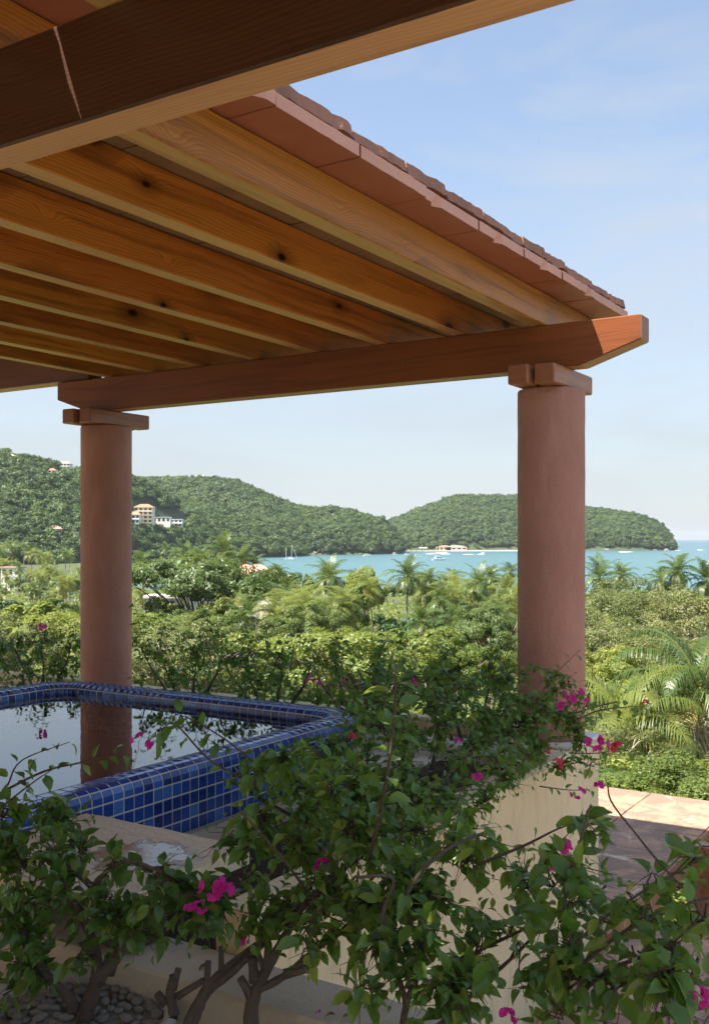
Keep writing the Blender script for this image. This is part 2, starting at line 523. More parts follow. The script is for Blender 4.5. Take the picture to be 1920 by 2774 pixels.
# foliage
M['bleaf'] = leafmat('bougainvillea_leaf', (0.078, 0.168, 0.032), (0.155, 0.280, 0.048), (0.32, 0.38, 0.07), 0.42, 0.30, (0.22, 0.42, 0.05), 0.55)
M['bleaf2'] = leafmat('bougainvillea_leaf_shaded', (0.056, 0.130, 0.028), (0.112, 0.220, 0.040), (0.21, 0.28, 0.055), 0.38, 0.30, (0.2, 0.40, 0.05), 0.55)  # darker copy of the leaf for dim bushes: shade put into the colour
M['bract'] = leafmat('magenta_bract', (0.72, 0.045, 0.42), (0.66, 0.03, 0.34), None, 0.45, 0.6, (0.9, 0.10, 0.5), 0.2)
M['bract_red'] = leafmat('red_bract', (0.66, 0.05, 0.10), (0.72, 0.08, 0.16), None, 0.45, 0.6, (0.85, 0.12, 0.16), 0.2)
M['twig'] = plain('twig_bark', (0.095, 0.062, 0.042), 0.8, 0.3, 60, 0.3)
M['stem'] = plain('stem_bark', (0.13, 0.10, 0.082), 0.85, 0.45, 45, 0.9)
M['tleafA'] = leafmat('leaf_mid_green', (0.050, 0.095, 0.018), (0.155, 0.200, 0.038), (0.18, 0.21, 0.05), 0.30, 0.5, rnd='tree')
M['tleafB'] = leafmat('leaf_bright_green', (0.095, 0.150, 0.022), (0.235, 0.265, 0.042), (0.30, 0.29, 0.06), 0.34, 0.5, rnd='tree')
M['tleafC'] = leafmat('leaf_pale_olive', (0.090, 0.120, 0.030), (0.185, 0.200, 0.055), (0.25, 0.23, 0.10), 0.30, 0.55, rnd='tree')
M['tleafD'] = leafmat('leaf_deep_green', (0.030, 0.075, 0.018), (0.060, 0.12, 0.026), (0.09, 0.15, 0.035), 0.25, 0.45, rnd='tree')
M['frond'] = leafmat('palm_frond', (0.045, 0.095, 0.022), (0.13, 0.17, 0.038), (0.36, 0.29, 0.07), 0.28, 0.40, rnd=False)
M['frond_y'] = leafmat('palm_frond_yellow', (0.10, 0.15, 0.030), (0.22, 0.235, 0.050), (0.42, 0.33, 0.08), 0.32, 0.42, rnd=False)
M['hleaf'] = leafmat('hill_leaf', (0.022, 0.062, 0.013), (0.098, 0.158, 0.024), (0.19, 0.21, 0.045), 0.20, 0.6, rnd='tree')
M['trunk'] = plain('tree_bark', (0.21, 0.17, 0.13), 0.9, 0.35, 3, 0.6)
M['darktrunk'] = plain('dark_bark', (0.10, 0.075, 0.055), 0.9, 0.35, 3, 0.6)
M['paletrunk'] = plain('pale_bark', (0.40, 0.35, 0.28), 0.9, 0.3, 3, 0.5)
M['palmtrunk'] = plain('palm_bark', (0.27, 0.22, 0.17), 0.9, 0.3, 5, 0.6)
M['coconut'] = plain('coconut', (0.46, 0.22, 0.03), 0.6, 0.3, 4)
M['white'] = plain('white_wall', (0.76, 0.73, 0.66), 0.8, 0.06, 0.5)
M['creamwall'] = plain('cream_wall', (0.72, 0.62, 0.45), 0.8, 0.06, 0.5)
M['redroof'] = plain('red_roof', (0.42, 0.19, 0.12), 0.8, 0.2, 0.8)
M['pinkroof'] = plain('pink_roof', (0.52, 0.24, 0.19), 0.8, 0.15, 0.8)
M['thatch'] = plain('thatch', (0.33, 0.26, 0.18), 0.95, 0.25, 2)
M['window'] = plain('dark_glass', (0.045, 0.055, 0.065), 0.15, 0.2, 1)
M['hull'] = plain('boat_white', (0.82, 0.83, 0.82), 0.35, 0.04, 1)
M['boatblue'] = plain('boat_canvas_blue', (0.05, 0.16, 0.42), 0.6, 0.1, 1)
M['pebble'] = plain('pebble', (0.24, 0.215, 0.185), 0.6, 0.35, 12, 0.1)
M['pot'] = plaster('pot_stone', (0.52, 0.47, 0.40), (0.40, 0.36, 0.30), 60, 0.5, 0.85, 0.5, (0.2, 0.18, 0.15), 4)
# wet concrete slab
s = NT('wet_concrete')
v = s.coords()
n1 = s.noise(v, 6, 6, 0.65); n2 = s.noise(v, 70, 4, 0.6); n3 = s.noise(v, 22, 4)
c = s.mix(n1, (0.74, 0.63, 0.46), (0.62, 0.52, 0.37))
c = s.mix(s.math('MULTIPLY', s.ramp(n2, 0.5, 0.7), 0.3), c, (0.38, 0.30, 0.21))
sepv = s.n('ShaderNodeSeparateXYZ', Vector=v)
dx = s.math('DIVIDE', sepv.outputs[0], 0.19); dy = s.math('DIVIDE', sepv.outputs[1], 0.22)
rad = s.math('ADD', s.math('SQRT', s.math('ADD', s.math('MULTIPLY', dx, dx), s.math('MULTIPLY', dy, dy))), s.math('MULTIPLY', s.math('SUBTRACT', s.noise(v, 15, 7, 0.8, 0.2), 0.5), 3.4))
wet = s.ramp(rad, 0.72, 0.86, (1, 1, 1), (0, 0, 0))
c = s.mix(s.math('MULTIPLY', wet, 0.7), c, (0.20, 0.13, 0.075))
hgt = s.math('MULTIPLY', s.math('ADD', n2, s.math('MULTIPLY', n3, 1.4)), s.math('SUBTRACT', 1.0, s.math('MULTIPLY', wet, 0.93)))
M['slab'] = s.done(s.bsdf(c, s.math('SUBTRACT', 0.85, s.math('MULTIPLY', wet, 0.79)), s.bump(hgt, 0.8, 0.008)))

# ================================================================== SETTING
SEA = -18.0
def gz(x, y):
    r = math.hypot(x * 0.8, y)
    xs = [0, 20, 35, 60, 150, 300, 3000]; zs = [-8.0, -9.2, -11.0, -13.2, -15.6, -16.9, -17.2]
    z = float(np.interp(r, xs, zs))
    c = coast(x)
    if y > c - 30:
        z -= min(1.0, max(0.0, (y - c + 30) / 40.0)) * 3.0
    return z + 0.35 * noise.noise(Vector((x * 0.05, y * 0.05, 0)))
def coast(x):
    t = min(1.0, max(0.0, (-x - 95) / 110.0))
    t = t * t * (3 - 2 * t)
    return 330 + 640 * t

ys = np.concatenate([np.linspace(-60, 60, 31), np.linspace(66, 420, 60), np.linspace(440, 1250, 40)])
xs = np.concatenate([np.linspace(-900, -220, 30), np.linspace(-210, 210, 85), np.linspace(230, 900, 22)])
v = [(x, y, gz(x, y)) for y in ys for x in xs]
nx = len(xs)
f = [(j*nx+i, j*nx+i+1, (j+1)*nx+i+1, (j+1)*nx+i) for j in range(len(ys)-1) for i in range(nx-1)]
g = link('ground', mesh_py('ground', v, f, True), M['ground'])
tag(g, 'green and brown earth of the valley sloping to the bay', 'ground', kind='structure')

# sea sheet
N = 64
v = [(0, 3000, SEA)]; f = []
for r in (1500, 5000, 11500):
    for i in range(N):
        an = 2 * math.pi * i / N
        v.append((math.cos(an) * r, 2500 + math.sin(an) * r, SEA))
for i in range(N):
    f.append((0, 1 + i, 1 + (i + 1) % N))
for k in range(2):
    for i in range(N):
        j = (i + 1) % N
        f.append((1 + k*N + i, 1 + (k+1)*N + i, 1 + (k+1)*N + j, 1 + k*N + j))
sea = link('sea', mesh_py('sea', v, f), M['sea'])
tag(sea, 'turquoise water of the bay running out to the horizon', 'sea', kind='structure')

# ---- hills --------------------------------------------------------
def interp(tab, u):
    return float(np.interp(u, [t[0] for t in tab], [t[1] for t in tab]))

def hill(name, label, ridge, d_ridge, shore, back, u0, u1, nu=110, nr=34, pw=0.8, seed=0):
    """ridge: (u, v) silhouette; d_ridge/shore: (u, dist) tables. Heightfield sampled along sight bearings."""
    V = []; zf = {}
    def height(u, d):
        dr = interp(d_ridge, u); ds = interp(shore, u)
        vz = (V0 - interp(ridge, u)) / F * dr - TREE
        top = max(vz, SEA - 4)
        if d <= dr:
            t = max(0.0, (d - ds) / max(1, dr - ds))
            prof = t ** pw
            z = SEA - 1.5 + (top - SEA + 1.5) * prof
        else:
            t = min(1.0, (d - dr) / back)
            z = top + (SEA - 3 - top) * (t * t * (3 - 2 * t))
        x = (u - U0) / F * d
        am = max(0.0, min(1.0, (z - SEA) / 40.0))
        z += am * 15.0 * noise.fractal(Vector((x * 0.006 + seed, d * 0.006, 0)), 1.0, 2.0, 4) * (1.0 - 0.75 * math.exp(-((d - dr) / 90.0) ** 2))
        return z
    TREE = 6.0
    us = np.linspace(u0, u1, nu)
    ts = np.linspace(0, 1, nr)
    for t in ts:
        for u in us:
            ds = interp(shore, u) - 40; de = interp(d_ridge, u) + back
            d = ds + (de - ds) * t
            V.append(((u - U0) / F * d, d, height(u, d) if t > 0 else SEA - 4))
    Fc = [(j*nu+i, j*nu+i+1, (j+1)*nu+i+1, (j+1)*nu+i) for j in range(nr-1) for i in range(nu-1)]
    o = link(name, mesh_py(name, V, Fc, True), M['hill'])
    tag(o, label, 'hill', kind='structure')
    return height

h1 = hill('hill', 'steep wooded hillside with villas behind the coconut grove',
    [(-900, 1150), (-300, 1170), (0, 1215), (100, 1236), (220, 1266), (360, 1296), (430, 1335), (520, 1380), (600, 1400), (700, 1432), (770, 1462), (830, 1492), (860, 1515)],
    [(-900, 760), (300, 860), (600, 1000), (860, 1060)], [(-900, 560), (0, 640), (300, 720), (600, 900), (860, 1030)], 420, -900, 860, 120, 34, 0.75, 3)
h2 = hill('hill', 'mid-distance wooded ridge crowned by a thatched pavilion',
    [(-200, 1330), (150, 1320), (360, 1297), (430, 1293), (520, 1292), (560, 1290), (600, 1296), (660, 1312), (700, 1328), (760, 1352), (800, 1364), (850, 1376), (900, 1371), (940, 1379), (985, 1394), (1020, 1404), (1045, 1418), (1075, 1452), (1090, 1490)],
    [(-200, 1450), (600, 1420), (900, 1330), (1090, 1260)], [(-200, 1050), (500, 1080), (700, 1080), (1000, 1150), (1090, 1200)], 420, -200, 1088, 110, 34, 0.62, 11)
h3 = hill('headland', 'far rounded wooded headland ending at the open sea',
    [(880, 1470), (960, 1445), (1010, 1428), (1045, 1414), (1100, 1396), (1180, 1363), (1215, 1350), (1250, 1342), (1300, 1338), (1400, 1340), (1500, 1352), (1570, 1372), (1620, 1376), (1660, 1380), (1720, 1393), (1765, 1410), (1795, 1432), (1812, 1455), (1822, 1476), (1830, 1493)],
    [(880, 1750), (1400, 1800), (1830, 1640)], [(880, 1440), (1200, 1470), (1500, 1500), (1830, 1560)], 520, 880, 1830, 110, 34, 0.55, 23)

# ---- scatter of crowns on the hills (uncountable far forest) ---------
def crown_cards(nclump, nleaf, rx, rz, ls, seed, jitter=0.25, lower=-0.35, clump_r=0.32, upb=0.35, lobes=0):
    """leaf-card crown; returns verts, quads, per-face value"""
    g = np.random.default_rng(seed)
    V = []; Fq = []; A = []
    cs = []
    k = 0
    LB = []
    for q in range(lobes):
        an = 6.283 * (q + g.uniform(-.3, .3)) / max(1, lobes - 1); rr = 0 if q == 0 else g.uniform(0.45, 0.8)
        LB.append((np.array([rr * math.cos(an), rr * math.sin(an), g.uniform(-0.35, 0.45) if q else 0.35]), g.uniform(0.38, 0.58)))
    while len(cs) < nclump and k < 4000:
        k += 1
        d = g.normal(size=3); d /= np.linalg.norm(d)
        if d[2] < lower: continue
        rr = g.uniform(0.62, 1.0) * (1 + jitter * g.uniform(-1, 1))
        c = d * rr
        if LB:
            lb = LB[g.integers(0, lobes)]; c = lb[0] + d * rr * lb[1]
        if all(np.linalg.norm(c - q) > (0.16 if not LB else 0.11) for q in cs): cs.append(c)
    for c in cs:
        cc = c * np.array([rx, rx, rz])
        cr_ = clump_r * rx * g.uniform(0.75, 1.25)
        val = g.uniform(0, 0.55)
        n = int(nleaf * g.uniform(0.7, 1.3))
        d = g.normal(size=(n, 3)); d /= np.linalg.norm(d, axis=1)[:, None]
        rad = g.uniform(0.45, 1.0, n) ** 0.6
        p = cc + d * rad[:, None] * cr_ * np.array([1, 1, 0.72])
        nr_ = d * 0.8 + c / np.linalg.norm(c) * 0.6 + np.array([0, 0, upb]) + g.normal(size=(n, 3)) * 0.55
        nr_ /= np.linalg.norm(nr_, axis=1)[:, None]
        t = np.cross(nr_, g.normal(size=(n, 3))); t /= np.linalg.norm(t, axis=1)[:, None]
        bt = np.cross(nr_, t)
        sz = (ls * g.uniform(0.6, 1.3, n))[:, None]
        o = len(V) * 1
        q = np.stack([p - t * sz, p + bt * sz * 0.5 - nr_ * sz * 0.12, p + t * sz, p - bt * sz * 0.5 - nr_ * sz * 0.12], axis=1)
        V.append(q.reshape(-1, 3)); A.append(np.mod(val + g.uniform(0, 0.45, n), 1.0))
    V = np.concatenate(V); A = np.concatenate(A)
    Fq = np.arange(len(V)).reshape(-1, 4)
    return V, Fq, A, [c * np.array([rx, rx, rz]) for c in cs]

lib = bpy.data.collections.new('crown_library')
def lib_obj(name, me, m):
    o = bpy.data.objects.new(name, me); me.materials.append(m); lib.objects.link(o); return o
for i in range(5):
    V, Fq, A, _ = crown_cards([13, 16, 11, 15, 18][i], 62, 0.86, [0.8, 0.65, 1.0, 0.75, 0.6][i], 0.115, 100 + i, 0.35, -0.15, 0.40)
    lib_obj('hill_crown', mesh_np('hill_crown', V, Fq, attr=A), M['hleaf'])

ng = bpy.data.node_groups.new('scatter_crowns', 'GeometryNodeTree')
ng.interface.new_socket('Geometry', in_out='INPUT', socket_type='NodeSocketGeometry')
ng.interface.new_socket('Geometry', in_out='OUTPUT', socket_type='NodeSocketGeometry')
gi = ng.nodes.new('NodeGroupInput'); go = ng.nodes.new('NodeGroupOutput')
m2p = ng.nodes.new('GeometryNodeMeshToPoints')
iop = ng.nodes.new('GeometryNodeInstanceOnPoints')
ci = ng.nodes.new('GeometryNodeCollectionInfo')
ci.inputs['Collection'].default_value = lib
ci.inputs['Separate Children'].default_value = True
ci.inputs['Reset Children'].default_value = True
def nattr(n, t):
    x = ng.nodes.new('GeometryNodeInputNamedAttribute'); x.data_type = t; x.inputs['Name'].default_value = n
    return x.outputs[0]
iop.inputs['Pick Instance'].default_value = True
ng.links.new(gi.outputs[0], m2p.inputs['Mesh'])
ng.links.new(m2p.outputs[0], iop.inputs['Points'])
ng.links.new(ci.outputs[0], iop.inputs['Instance'])
ng.links.new(nattr('idx', 'INT'), iop.inputs['Instance Index'])
e2r = ng.nodes.new('FunctionNodeEulerToRotation')
ng.links.new(nattr('rot', 'FLOAT_VECTOR'), e2r.inputs[0])
ng.links.new(e2r.outputs[0], iop.inputs['Rotation'])
ng.links.new(nattr('scl', 'FLOAT_VECTOR'), iop.inputs['Scale'])
ng.links.new(iop.outputs[0], go.inputs[0])

def forest(name, label, hf, d_ridge, shore, u0, u1, n, seed, size=(4.0, 7.5), over=60, skip=None):
    g = np.random.default_rng(seed)
    P = []; S = []; Rr = []; I = []
    k = 0
    while len(P) < n and k < n * 6:
        k += 1
        u = g.uniform(u0, u1)
        ds = interp(shore, u); dr = interp(d_ridge, u)
        d = ds + (dr + over - ds) * g.uniform(0, 1) ** 0.9
        z = hf(u, d)
        if z < SEA + 0.8: continue
        x = (u - U0) / F * d
        if skip and skip(u, (V0 - (z / d * F))): continue
        sz = g.uniform(*size) * (0.8 if d > dr - 30 else 1.0) * (1.25 if g.uniform() < 0.1 else 1)
        P.append((x, d, z + sz * 0.45)); S.append((sz, sz, sz * g.uniform(0.8, 1.2))); Rr.append((0, 0, g.uniform(0, 6.28))); I.append(g.integers(0, 5))
    me = bpy.data.meshes.new(name)
    me.vertices.add(len(P)); me.vertices.foreach_set('co', np.array(P, dtype=np.float32).ravel())
    a = me.attributes.new('scl', 'FLOAT_VECTOR', 'POINT'); a.data.foreach_set('vector', np.array(S, dtype=np.float32).ravel())
    a = me.attributes.new('rot', 'FLOAT_VECTOR', 'POINT'); a.data.foreach_set('vector', np.array(Rr, dtype=np.float32).ravel())
    a = me.attributes.new('idx', 'INT', 'POINT'); a.data.foreach_set('value', np.array(I, dtype=np.int32))
    o = link(name, me)
    md = o.modifiers.new('scatter', 'NODES'); md.node_group = ng
    tag(o, label, 'forest', kind='stuff')
    return o

clear = []   # (u0,u1,v0,v1): clearings around hillside houses
def skip(u, v):
    return any(a < u < b and c < v < d for a, b, c, d in clear)
clear += [(345, 432, 1355, 1445), (410, 515, 1380, 1448), (150, 200, 1250, 1290), (120, 165, 1275, 1305), (535, 570, 1330, 1348), (38, 60, 1262, 1282), (20, 45, 1238, 1252), (425, 465, 1300, 1330)]
forest('hill_forest', 'dense green forest covering the steep villa hillside', h1, [(-900, 760), (300, 860), (600, 1000), (860, 1060)], [(-900, 560), (0, 640), (300, 720), (600, 900), (860, 1030)], -450, 860, 9500, 1, (2.4, 8.2), 90, skip)
forest('hill_forest', 'dense green forest covering the mid-distance pavilion ridge', h2, [(-200, 1450), (600, 1420), (900, 1330), (1090, 1260)], [(-200, 1050), (500, 1080), (700, 1080), (1000, 1150), (1090, 1200)], 0, 1088, 9000, 2, (2.8, 8.8), 90)
forest('hill_forest', 'hazy green forest covering the far rounded headland', h3, [(880, 1750), (1400, 1800), (1830, 1640)], [(880, 1440), (1200, 1470), (1500, 1500), (1830, 1560)], 885, 1828, 10000, 3, (3.0, 9.0), 90)

# ================================================================== PERGOLA AND TERRACE
ZB0, ZB1 = 1.01, 1.27          # beams
ZR1 = 1.46                     # top of rafters
RT = [0.0, 0.515, 1.08, 1.61, 2.13, 2.65, 3.14, 3.58]
RW = 0.095

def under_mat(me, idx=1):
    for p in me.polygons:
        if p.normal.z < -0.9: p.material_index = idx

def timber(name, x0, x1, y0, y1, z0, z1, mats, parent=None, loc=None, bev=0.006, shape=None):
    """box timber with its origin at the centre of its underside, in building axes"""
    cx, cy = (x0 + x1) / 2, (y0 + y1) / 2
    me = box_mesh(name, x0 - cx, x1 - cx, y0 - cy, y1 - cy, 0, z1 - z0, bev)
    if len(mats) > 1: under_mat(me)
    if parent:
        o = link(name, me, mats, parent, (cx, cy, z0 - parent['z0']))
    else:
        o = link(name, me, mats, None, W(cx, cy, z0), TH)
    return o

roof = empty('pergola_roof', W(0, 0, ZB1), TH)
roof['z0'] = ZB1
tag(roof, 'flat pergola roof of honey-coloured rafters under clay panels', 'roof')
A0, A1 = -9.0, 1.0
for t in RT:
    timber('rafter', A0, 0.92, t, t + RW, ZB1 + 0.002, ZR1, (M['rafter'], M['rafter_under_lit']), roof)
for t in np.arange(-0.52, -2.2, -0.52):
    timber('rafter', A0, -3.6, t, t + RW, ZB1 + 0.002, ZR1, (M['rafter'], M['rafter_under_lit']), roof)
# clay panels laid across the rafters
cent = [-0.190] + [t + RW / 2 for t in RT] + [4.1]
arow = [-0.228 + 0.54 * k for k in range(3)] ; arow = sorted(set([round(-0.228 + 0.54 * k, 3) for k in range(-16, 3)] + [A1]))
pan_cache = {}
for i in range(len(cent) - 1):
    y0, y1 = cent[i] + 0.004, cent[i + 1] - 0.004
    for k in range(len(arow) - 1):
        x0, x1 = arow[k] + 0.004, arow[k + 1] - 0.004
        dz = random.uniform(0, 0.004)
        ysh = random.uniform(-0.012, 0.006) if i == 0 else 0
        th = 0.048 if i == 0 else 0.034
        bm = box_bm(x0, x1, y0 + ysh, y1, 0, th, 0.0)
        if i == 0:
            # chipped, uneven lower edge of the outermost course
            bmesh.ops.subdivide_edges(bm, edges=[e for e in bm.edges if abs(e.verts[0].co.x - e.verts[1].co.x) > 0.2], cuts=9)
            for vv in bm.verts:
                if vv.co.y < y0 + 0.03 and x0 + 0.01 < vv.co.x < x1 - 0.01:
                    nn = noise.noise(Vector((vv.co.x * 17, vv.co.z * 40, i)))
                    vv.co.y += 0.006 * nn + (0.022 if nn > 0.45 and vv.co.z < 0.02 else 0)
        me = bm_mesh('roof_panel', bm)
        if i == 0:
            for p in me.polygons:
                if p.normal.y < -0.6: p.material_index = 1
        link('roof_panel', me, (M['panel_red'], M['fascia']) if i == 0 else M['panel'], roof, (0, 0, ZR1 + 0.003 + dz - ZB1))
link('mortar_bed', box_mesh('mortar_bed', A0, A1 - 0.02, -0.12, 4.1, ZR1 + 0.056 - ZB1, ZR1 + 0.085 - ZB1, 0), M['mortar'], roof)
# broken crust slabs along the edges of the roof
x = -4.6
while x < A1 - 0.05:
    ln = random.uniform(0.28, 0.55)
    x1 = min(x + ln, A1)
    n = 12
    V = []; Fc = []
    zb, zt = ZR1 + 0.070 - ZB1, ZR1 + 0.070 - ZB1 + random.uniform(0.042, 0.058)
    rot = random.uniform(-0.0012, 0.0012)
    for j in range(n + 1):
        xx = x + 0.006 + (x1 - x - 0.012) * j / n
        nb = noise.noise(Vector((xx * 9, 3.1, 0))) * 0.012 + noise.noise(Vector((xx * 31, 8.1, 0))) * 0.006
        ntp = noise.noise(Vector((xx * 7, 13.1, 0))) * 0.008 + noise.noise(Vector((xx * 27, 18.1, 0))) * 0.004
        ny = -0.180 + noise.noise(Vector((xx * 14, 33.1, 0))) * 0.015 + noise.noise(Vector((xx * 45, 3.1, 0))) * 0.006
        r_ = rot * (j - n / 2)
        V += [(xx, ny, zb + nb + r_), (xx, ny + 0.012, zt + ntp + r_), (xx, 0.35, zt + 0.004), (xx, 0.35, zb)]
    for j in range(n):
        for q in range(4):
            Fc.append((j*4+q, (j+1)*4+q, (j+1)*4+(q+1) % 4, j*4+(q+1) % 4))
    Fc.append((0, 1, 2, 3)); Fc.append((n*4+3, n*4+2, n*4+1, n*4))
    me = mesh_py('crust_slab', V, Fc)
    link('crust_slab', me, M['roofcrust'], roof)
    x = x1
link('roof_topping', box_mesh('roof_topping', A0, A1, 0.36, 4.1, ZR1 + 0.088 - ZB1, ZR1 + 0.12 - ZB1, 0), M['roofcrust'], roof)

# roof of the house over the viewer, behind the near beam
hr = empty('house_roof', W(-6.5, -2.6, ZR1), TH); hr['z0'] = ZR1
tag(hr, 'clay slab roof of the house over the terrace', 'roof')
link('slab', box_mesh('slab', -2.6, 2.8, 0.3, 2.38, 0.004, 0.14, 0), M['panel'], hr)
link('ceiling_board', box_mesh('ceiling_board', -2.6, 2.75, 0.32, 2.37, -0.03, 0.0, 0), M['rafter'], hr)
for i, t in enumerate(()): pass

# front beam with raked ends
def raked_beam(name, b0, b1, tip, rake, a0, a1, z0, z1, mats):
    cb = (b0 + b1) / 2
    h = z1 - z0
    p = [(b0 - cb + rake, 0), (b1 - cb - rake, 0), (b1 - cb, h - tip), (b1 - cb, h), (b0 - cb, h), (b0 - cb, h - tip)]
    bm = prism_bm(p, -(a1 - a0) / 2, (a1 - a0) / 2, 'x')
    bmesh.ops.bevel(bm, geom=bm.edges[:], offset=0.006, segments=1, affect='EDGES')
    me = bm_mesh(name, bm)
    for q in me.polygons:
        if q.normal.z < -0.9: q.material_index = 1
        elif abs(q.normal.y) > 0.3: q.material_index = 2 if abs(q.normal.y) > 0.9 else 1
    return link(name, me, mats, None, W((a0 + a1) / 2, cb, z0), TH)
fb = raked_beam('front_beam', -0.575, 4.2, 0.14, 0.36, 0.0, 0.15, ZB0, ZB1, (M['beam'], M['beam_under_lit'], M['endgrain']))
tag(fb, 'long red-brown beam with raked ends spanning the two columns', 'beam')
nb = timber('near_beam', -3.96, -3.85, -2.4, 1.25, ZB0, ZB1, (M['beam_near'], M['beam_under_lit']))
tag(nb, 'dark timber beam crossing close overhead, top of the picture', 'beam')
nb2 = timber('near_beam', -3.985, -3.84, 1.262, 6.0, ZB0 - 0.016, ZB1, (M['beam_near'], M['beam_under_lit']))
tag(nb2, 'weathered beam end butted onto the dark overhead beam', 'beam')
lb = timber('upper_beam', 0.01, 0.16, 3.85, 9.0, ZB1 + 0.006, ZB1 + 0.27, (M['beam_up'], M['rafter_under_lit']))
tag(lb, 'brown beam set on the front beam tip, running out at left edge', 'beam')
# raised roof of the neighbouring bay
ub = empty('neighbour_roof', W(0, 4.2, ZB1 + 0.28), TH); ub['z0'] = ZB1 + 0.28
tag(ub, 'clay roof of the next bay above the upper beam', 'roof')
link('slab', box_mesh('slab', -8.5, 0.7, 0.02, 4.5, 0.14, 0.26, 0), M['panel'], ub)
for k in range(8):
    link('rafter', box_mesh('rafter', -8.4, 0.5, 0.25 + k * 0.53, 0.345 + k * 0.53, 0.003, 0.137, 0.004), M['rafter'], ub)

# columns with paired bearer blocks
def column(bc, zbot, ztop, label, group):
    root = empty('column', W(0.1, bc, zbot), TH)
    tag(root, label, 'column', group)
    h = ztop - zbot
    pr = [(0.2 + 0.0022 * noise.noise(Vector((0, bc, i * 0.7))), h * i / 24) for i in range(24)] + [(0.2, h - 0.012), (0.194, h - 0.003), (0.185, h)]
    v, f = lathe(pr, 72)
    me = mesh_py('shaft', v, f, True)
    link('shaft', me, M['column'], root)
    for sg, off in ((-1, 0.0), (1, -0.035)):
        y0 = 0.012 if sg > 0 else -0.137
        bm = box_bm(-0.30 + off, 0.35 + off * 0.4, y0, y0 + 0.125, 0, ZB0 - ztop - 0.004, 0.008)
        me = bm_mesh('bearer_block', bm)
        for q in me.polygons:
            if abs(q.normal.x) > 0.9: q.material_index = 1
        link('bearer_block', me, (M['pad'], M['endgrain']), root, (0, 0, h + 0.002))
    return root
c1 = column(0.0, -1.19, 0.893, 'round terracotta-plastered column standing above the cream wall, nearer one', 'plastered columns')
column(3.742, -1.45, 0.893, 'round terracotta-plastered column behind the blue pool, mirrored in its water', 'plastered columns')

link('plinth', box_mesh('plinth', -0.24, 0.24, -0.235, 0.25, -0.023, 0.002, 0.006), M['whitecap'], c1)
# parapet walls of the terrace
def wall(name, label, x0, x1, y0, y1, z0, z1, m, bev=0.012):
    me = box_mesh(name, x0 - (x0+x1)/2, (x1-x0)/2, y0 - (y0+y1)/2, (y1-y0)/2, 0, z1 - z0, bev)
    o = link(name, me, m, None, W((x0+x1)/2, (y0+y1)/2, z0), TH)
    tag(o, label, 'wall')
    return o
wall('parapet_wall', 'tall cream plastered wall below the nearer column, facing right', -3.10, 0.32, -0.225, -0.06, -9.0, -1.215, M['cream'], 0.02)
wall('front_parapet', 'pale parapet at the foot of the hedge behind the pool', 0.02, 0.40, -0.055, 9.0, -9.0, -1.30, M['whitecap'])
wall('front_parapet_lip', 'outer lip of the hedge trough behind the pool', 0.30, 0.42, 0.26, 9.0, -1.297, -1.20, M['cream'])
lw = wall('ledge_wall', 'low wall with weathered grey-beige top in front of the pool slab', -3.35, -3.11, -2.6, 0.94, -2.4, -1.35, M['ledge'], 0.01)
# bodies of the house below the terrace
wall('house_base', 'cream base of the house below the terrace', -12.0, -3.36, -5.0, 9.0, -9.0, -1.75, M['cream'])
wall('terrace_base', 'cream base under the pool terrace', -3.10, 0.015, -0.055, 9.0, -9.0, -2.1, M['cream'])
wall('house_wall', 'cream rear wall of the house', -10.2, -10.0, -5.0, 9.0, -1.75, 1.40, M['cream'])

# soil in the planters
def sheet(name, label, x0, x1, y0, y1, z, m, amp=0.02, kind='structure', cat='soil'):
    n = 24
    V = [(x0 + (x1-x0)*i/n, y0 + (y1-y0)*j/n, amp * noise.noise(Vector((i * 0.7, j * 0.7, z)))) for j in range(n+1) for i in range(n+1)]
    Fc = [(j*(n+1)+i, j*(n+1)+i+1, (j+1)*(n+1)+i+1, (j+1)*(n+1)+i) for j in range(n) for i in range(n)]
    o = link(name, mesh_py(name, V, Fc, True), m, None, W(0, 0, z), TH)
    tag(o, label, cat, kind=kind)
    return o
sheet('planter_soil', 'dark soil of the planter beside the pool', -3.10, 0.02, -0.06, 0.72, -1.40, M['soil'])
sheet('planter_soil', 'dark soil of the planting bed before the low wall', -4.4, -3.352, -2.6, 3.0, -1.66, M['soil'])
wall('pool_ledge', 'narrow pale ledge running along the tiled side of the pool', -2.75, -0.2, 0.70, 0.905, -2.1, -1.372, M['ledge'], 0.008)
wall('far_ledge', 'pale ledge between the pool rim and the hedge', -0.345, 0.018, 0.70, 4.6, -2.1, -1.385, M['whitecap'], 0.008)

# slab step in front of the pool
sl_root = empty('slab_step', W(-3.10, 0.475, -1.35), TH)
tag(sl_root, 'sandy concrete slab with a shining wet puddle beside the pool', 'slab')
bm = box_bm(-0.34, 0.345, -0.42, 0.425, 0.158, 0.222, 0.0)
bmesh.ops.subdivide_edges(bm, edges=bm.edges[:], cuts=7, use_grid_fill=True)
for vv in bm.verts:
    vv.co += Vector((noise.noise(vv.co * 9), noise.noise(vv.co * 9 + Vector((5, 0, 0))), noise.noise(vv.co * 7 + Vector((0, 9, 0))))) * 0.004
top = bm_mesh('slab_top', bm)
# origin at the puddle so the material knows the slab's own frame
o = link('slab_top', top, M['slab'], sl_root, (0, 0, 0))
me2 = top
off = Vector((0.06, -0.16, 0))
for vv in me2.vertices: vv.co -= off
o.location = off
for (x0, x1, y0, y1) in ((-0.20, -0.02, -0.36, -0.24), (-0.22, -0.02, 0.18, 0.34), (0.1, 0.3, 0.1, 0.4)):
    link('bearer', box_mesh('bearer', x0, x1, y0, y1, 0.003 if x0 < 0 else -0.6, 0.156, 0.004), M['mortar'], sl_root)

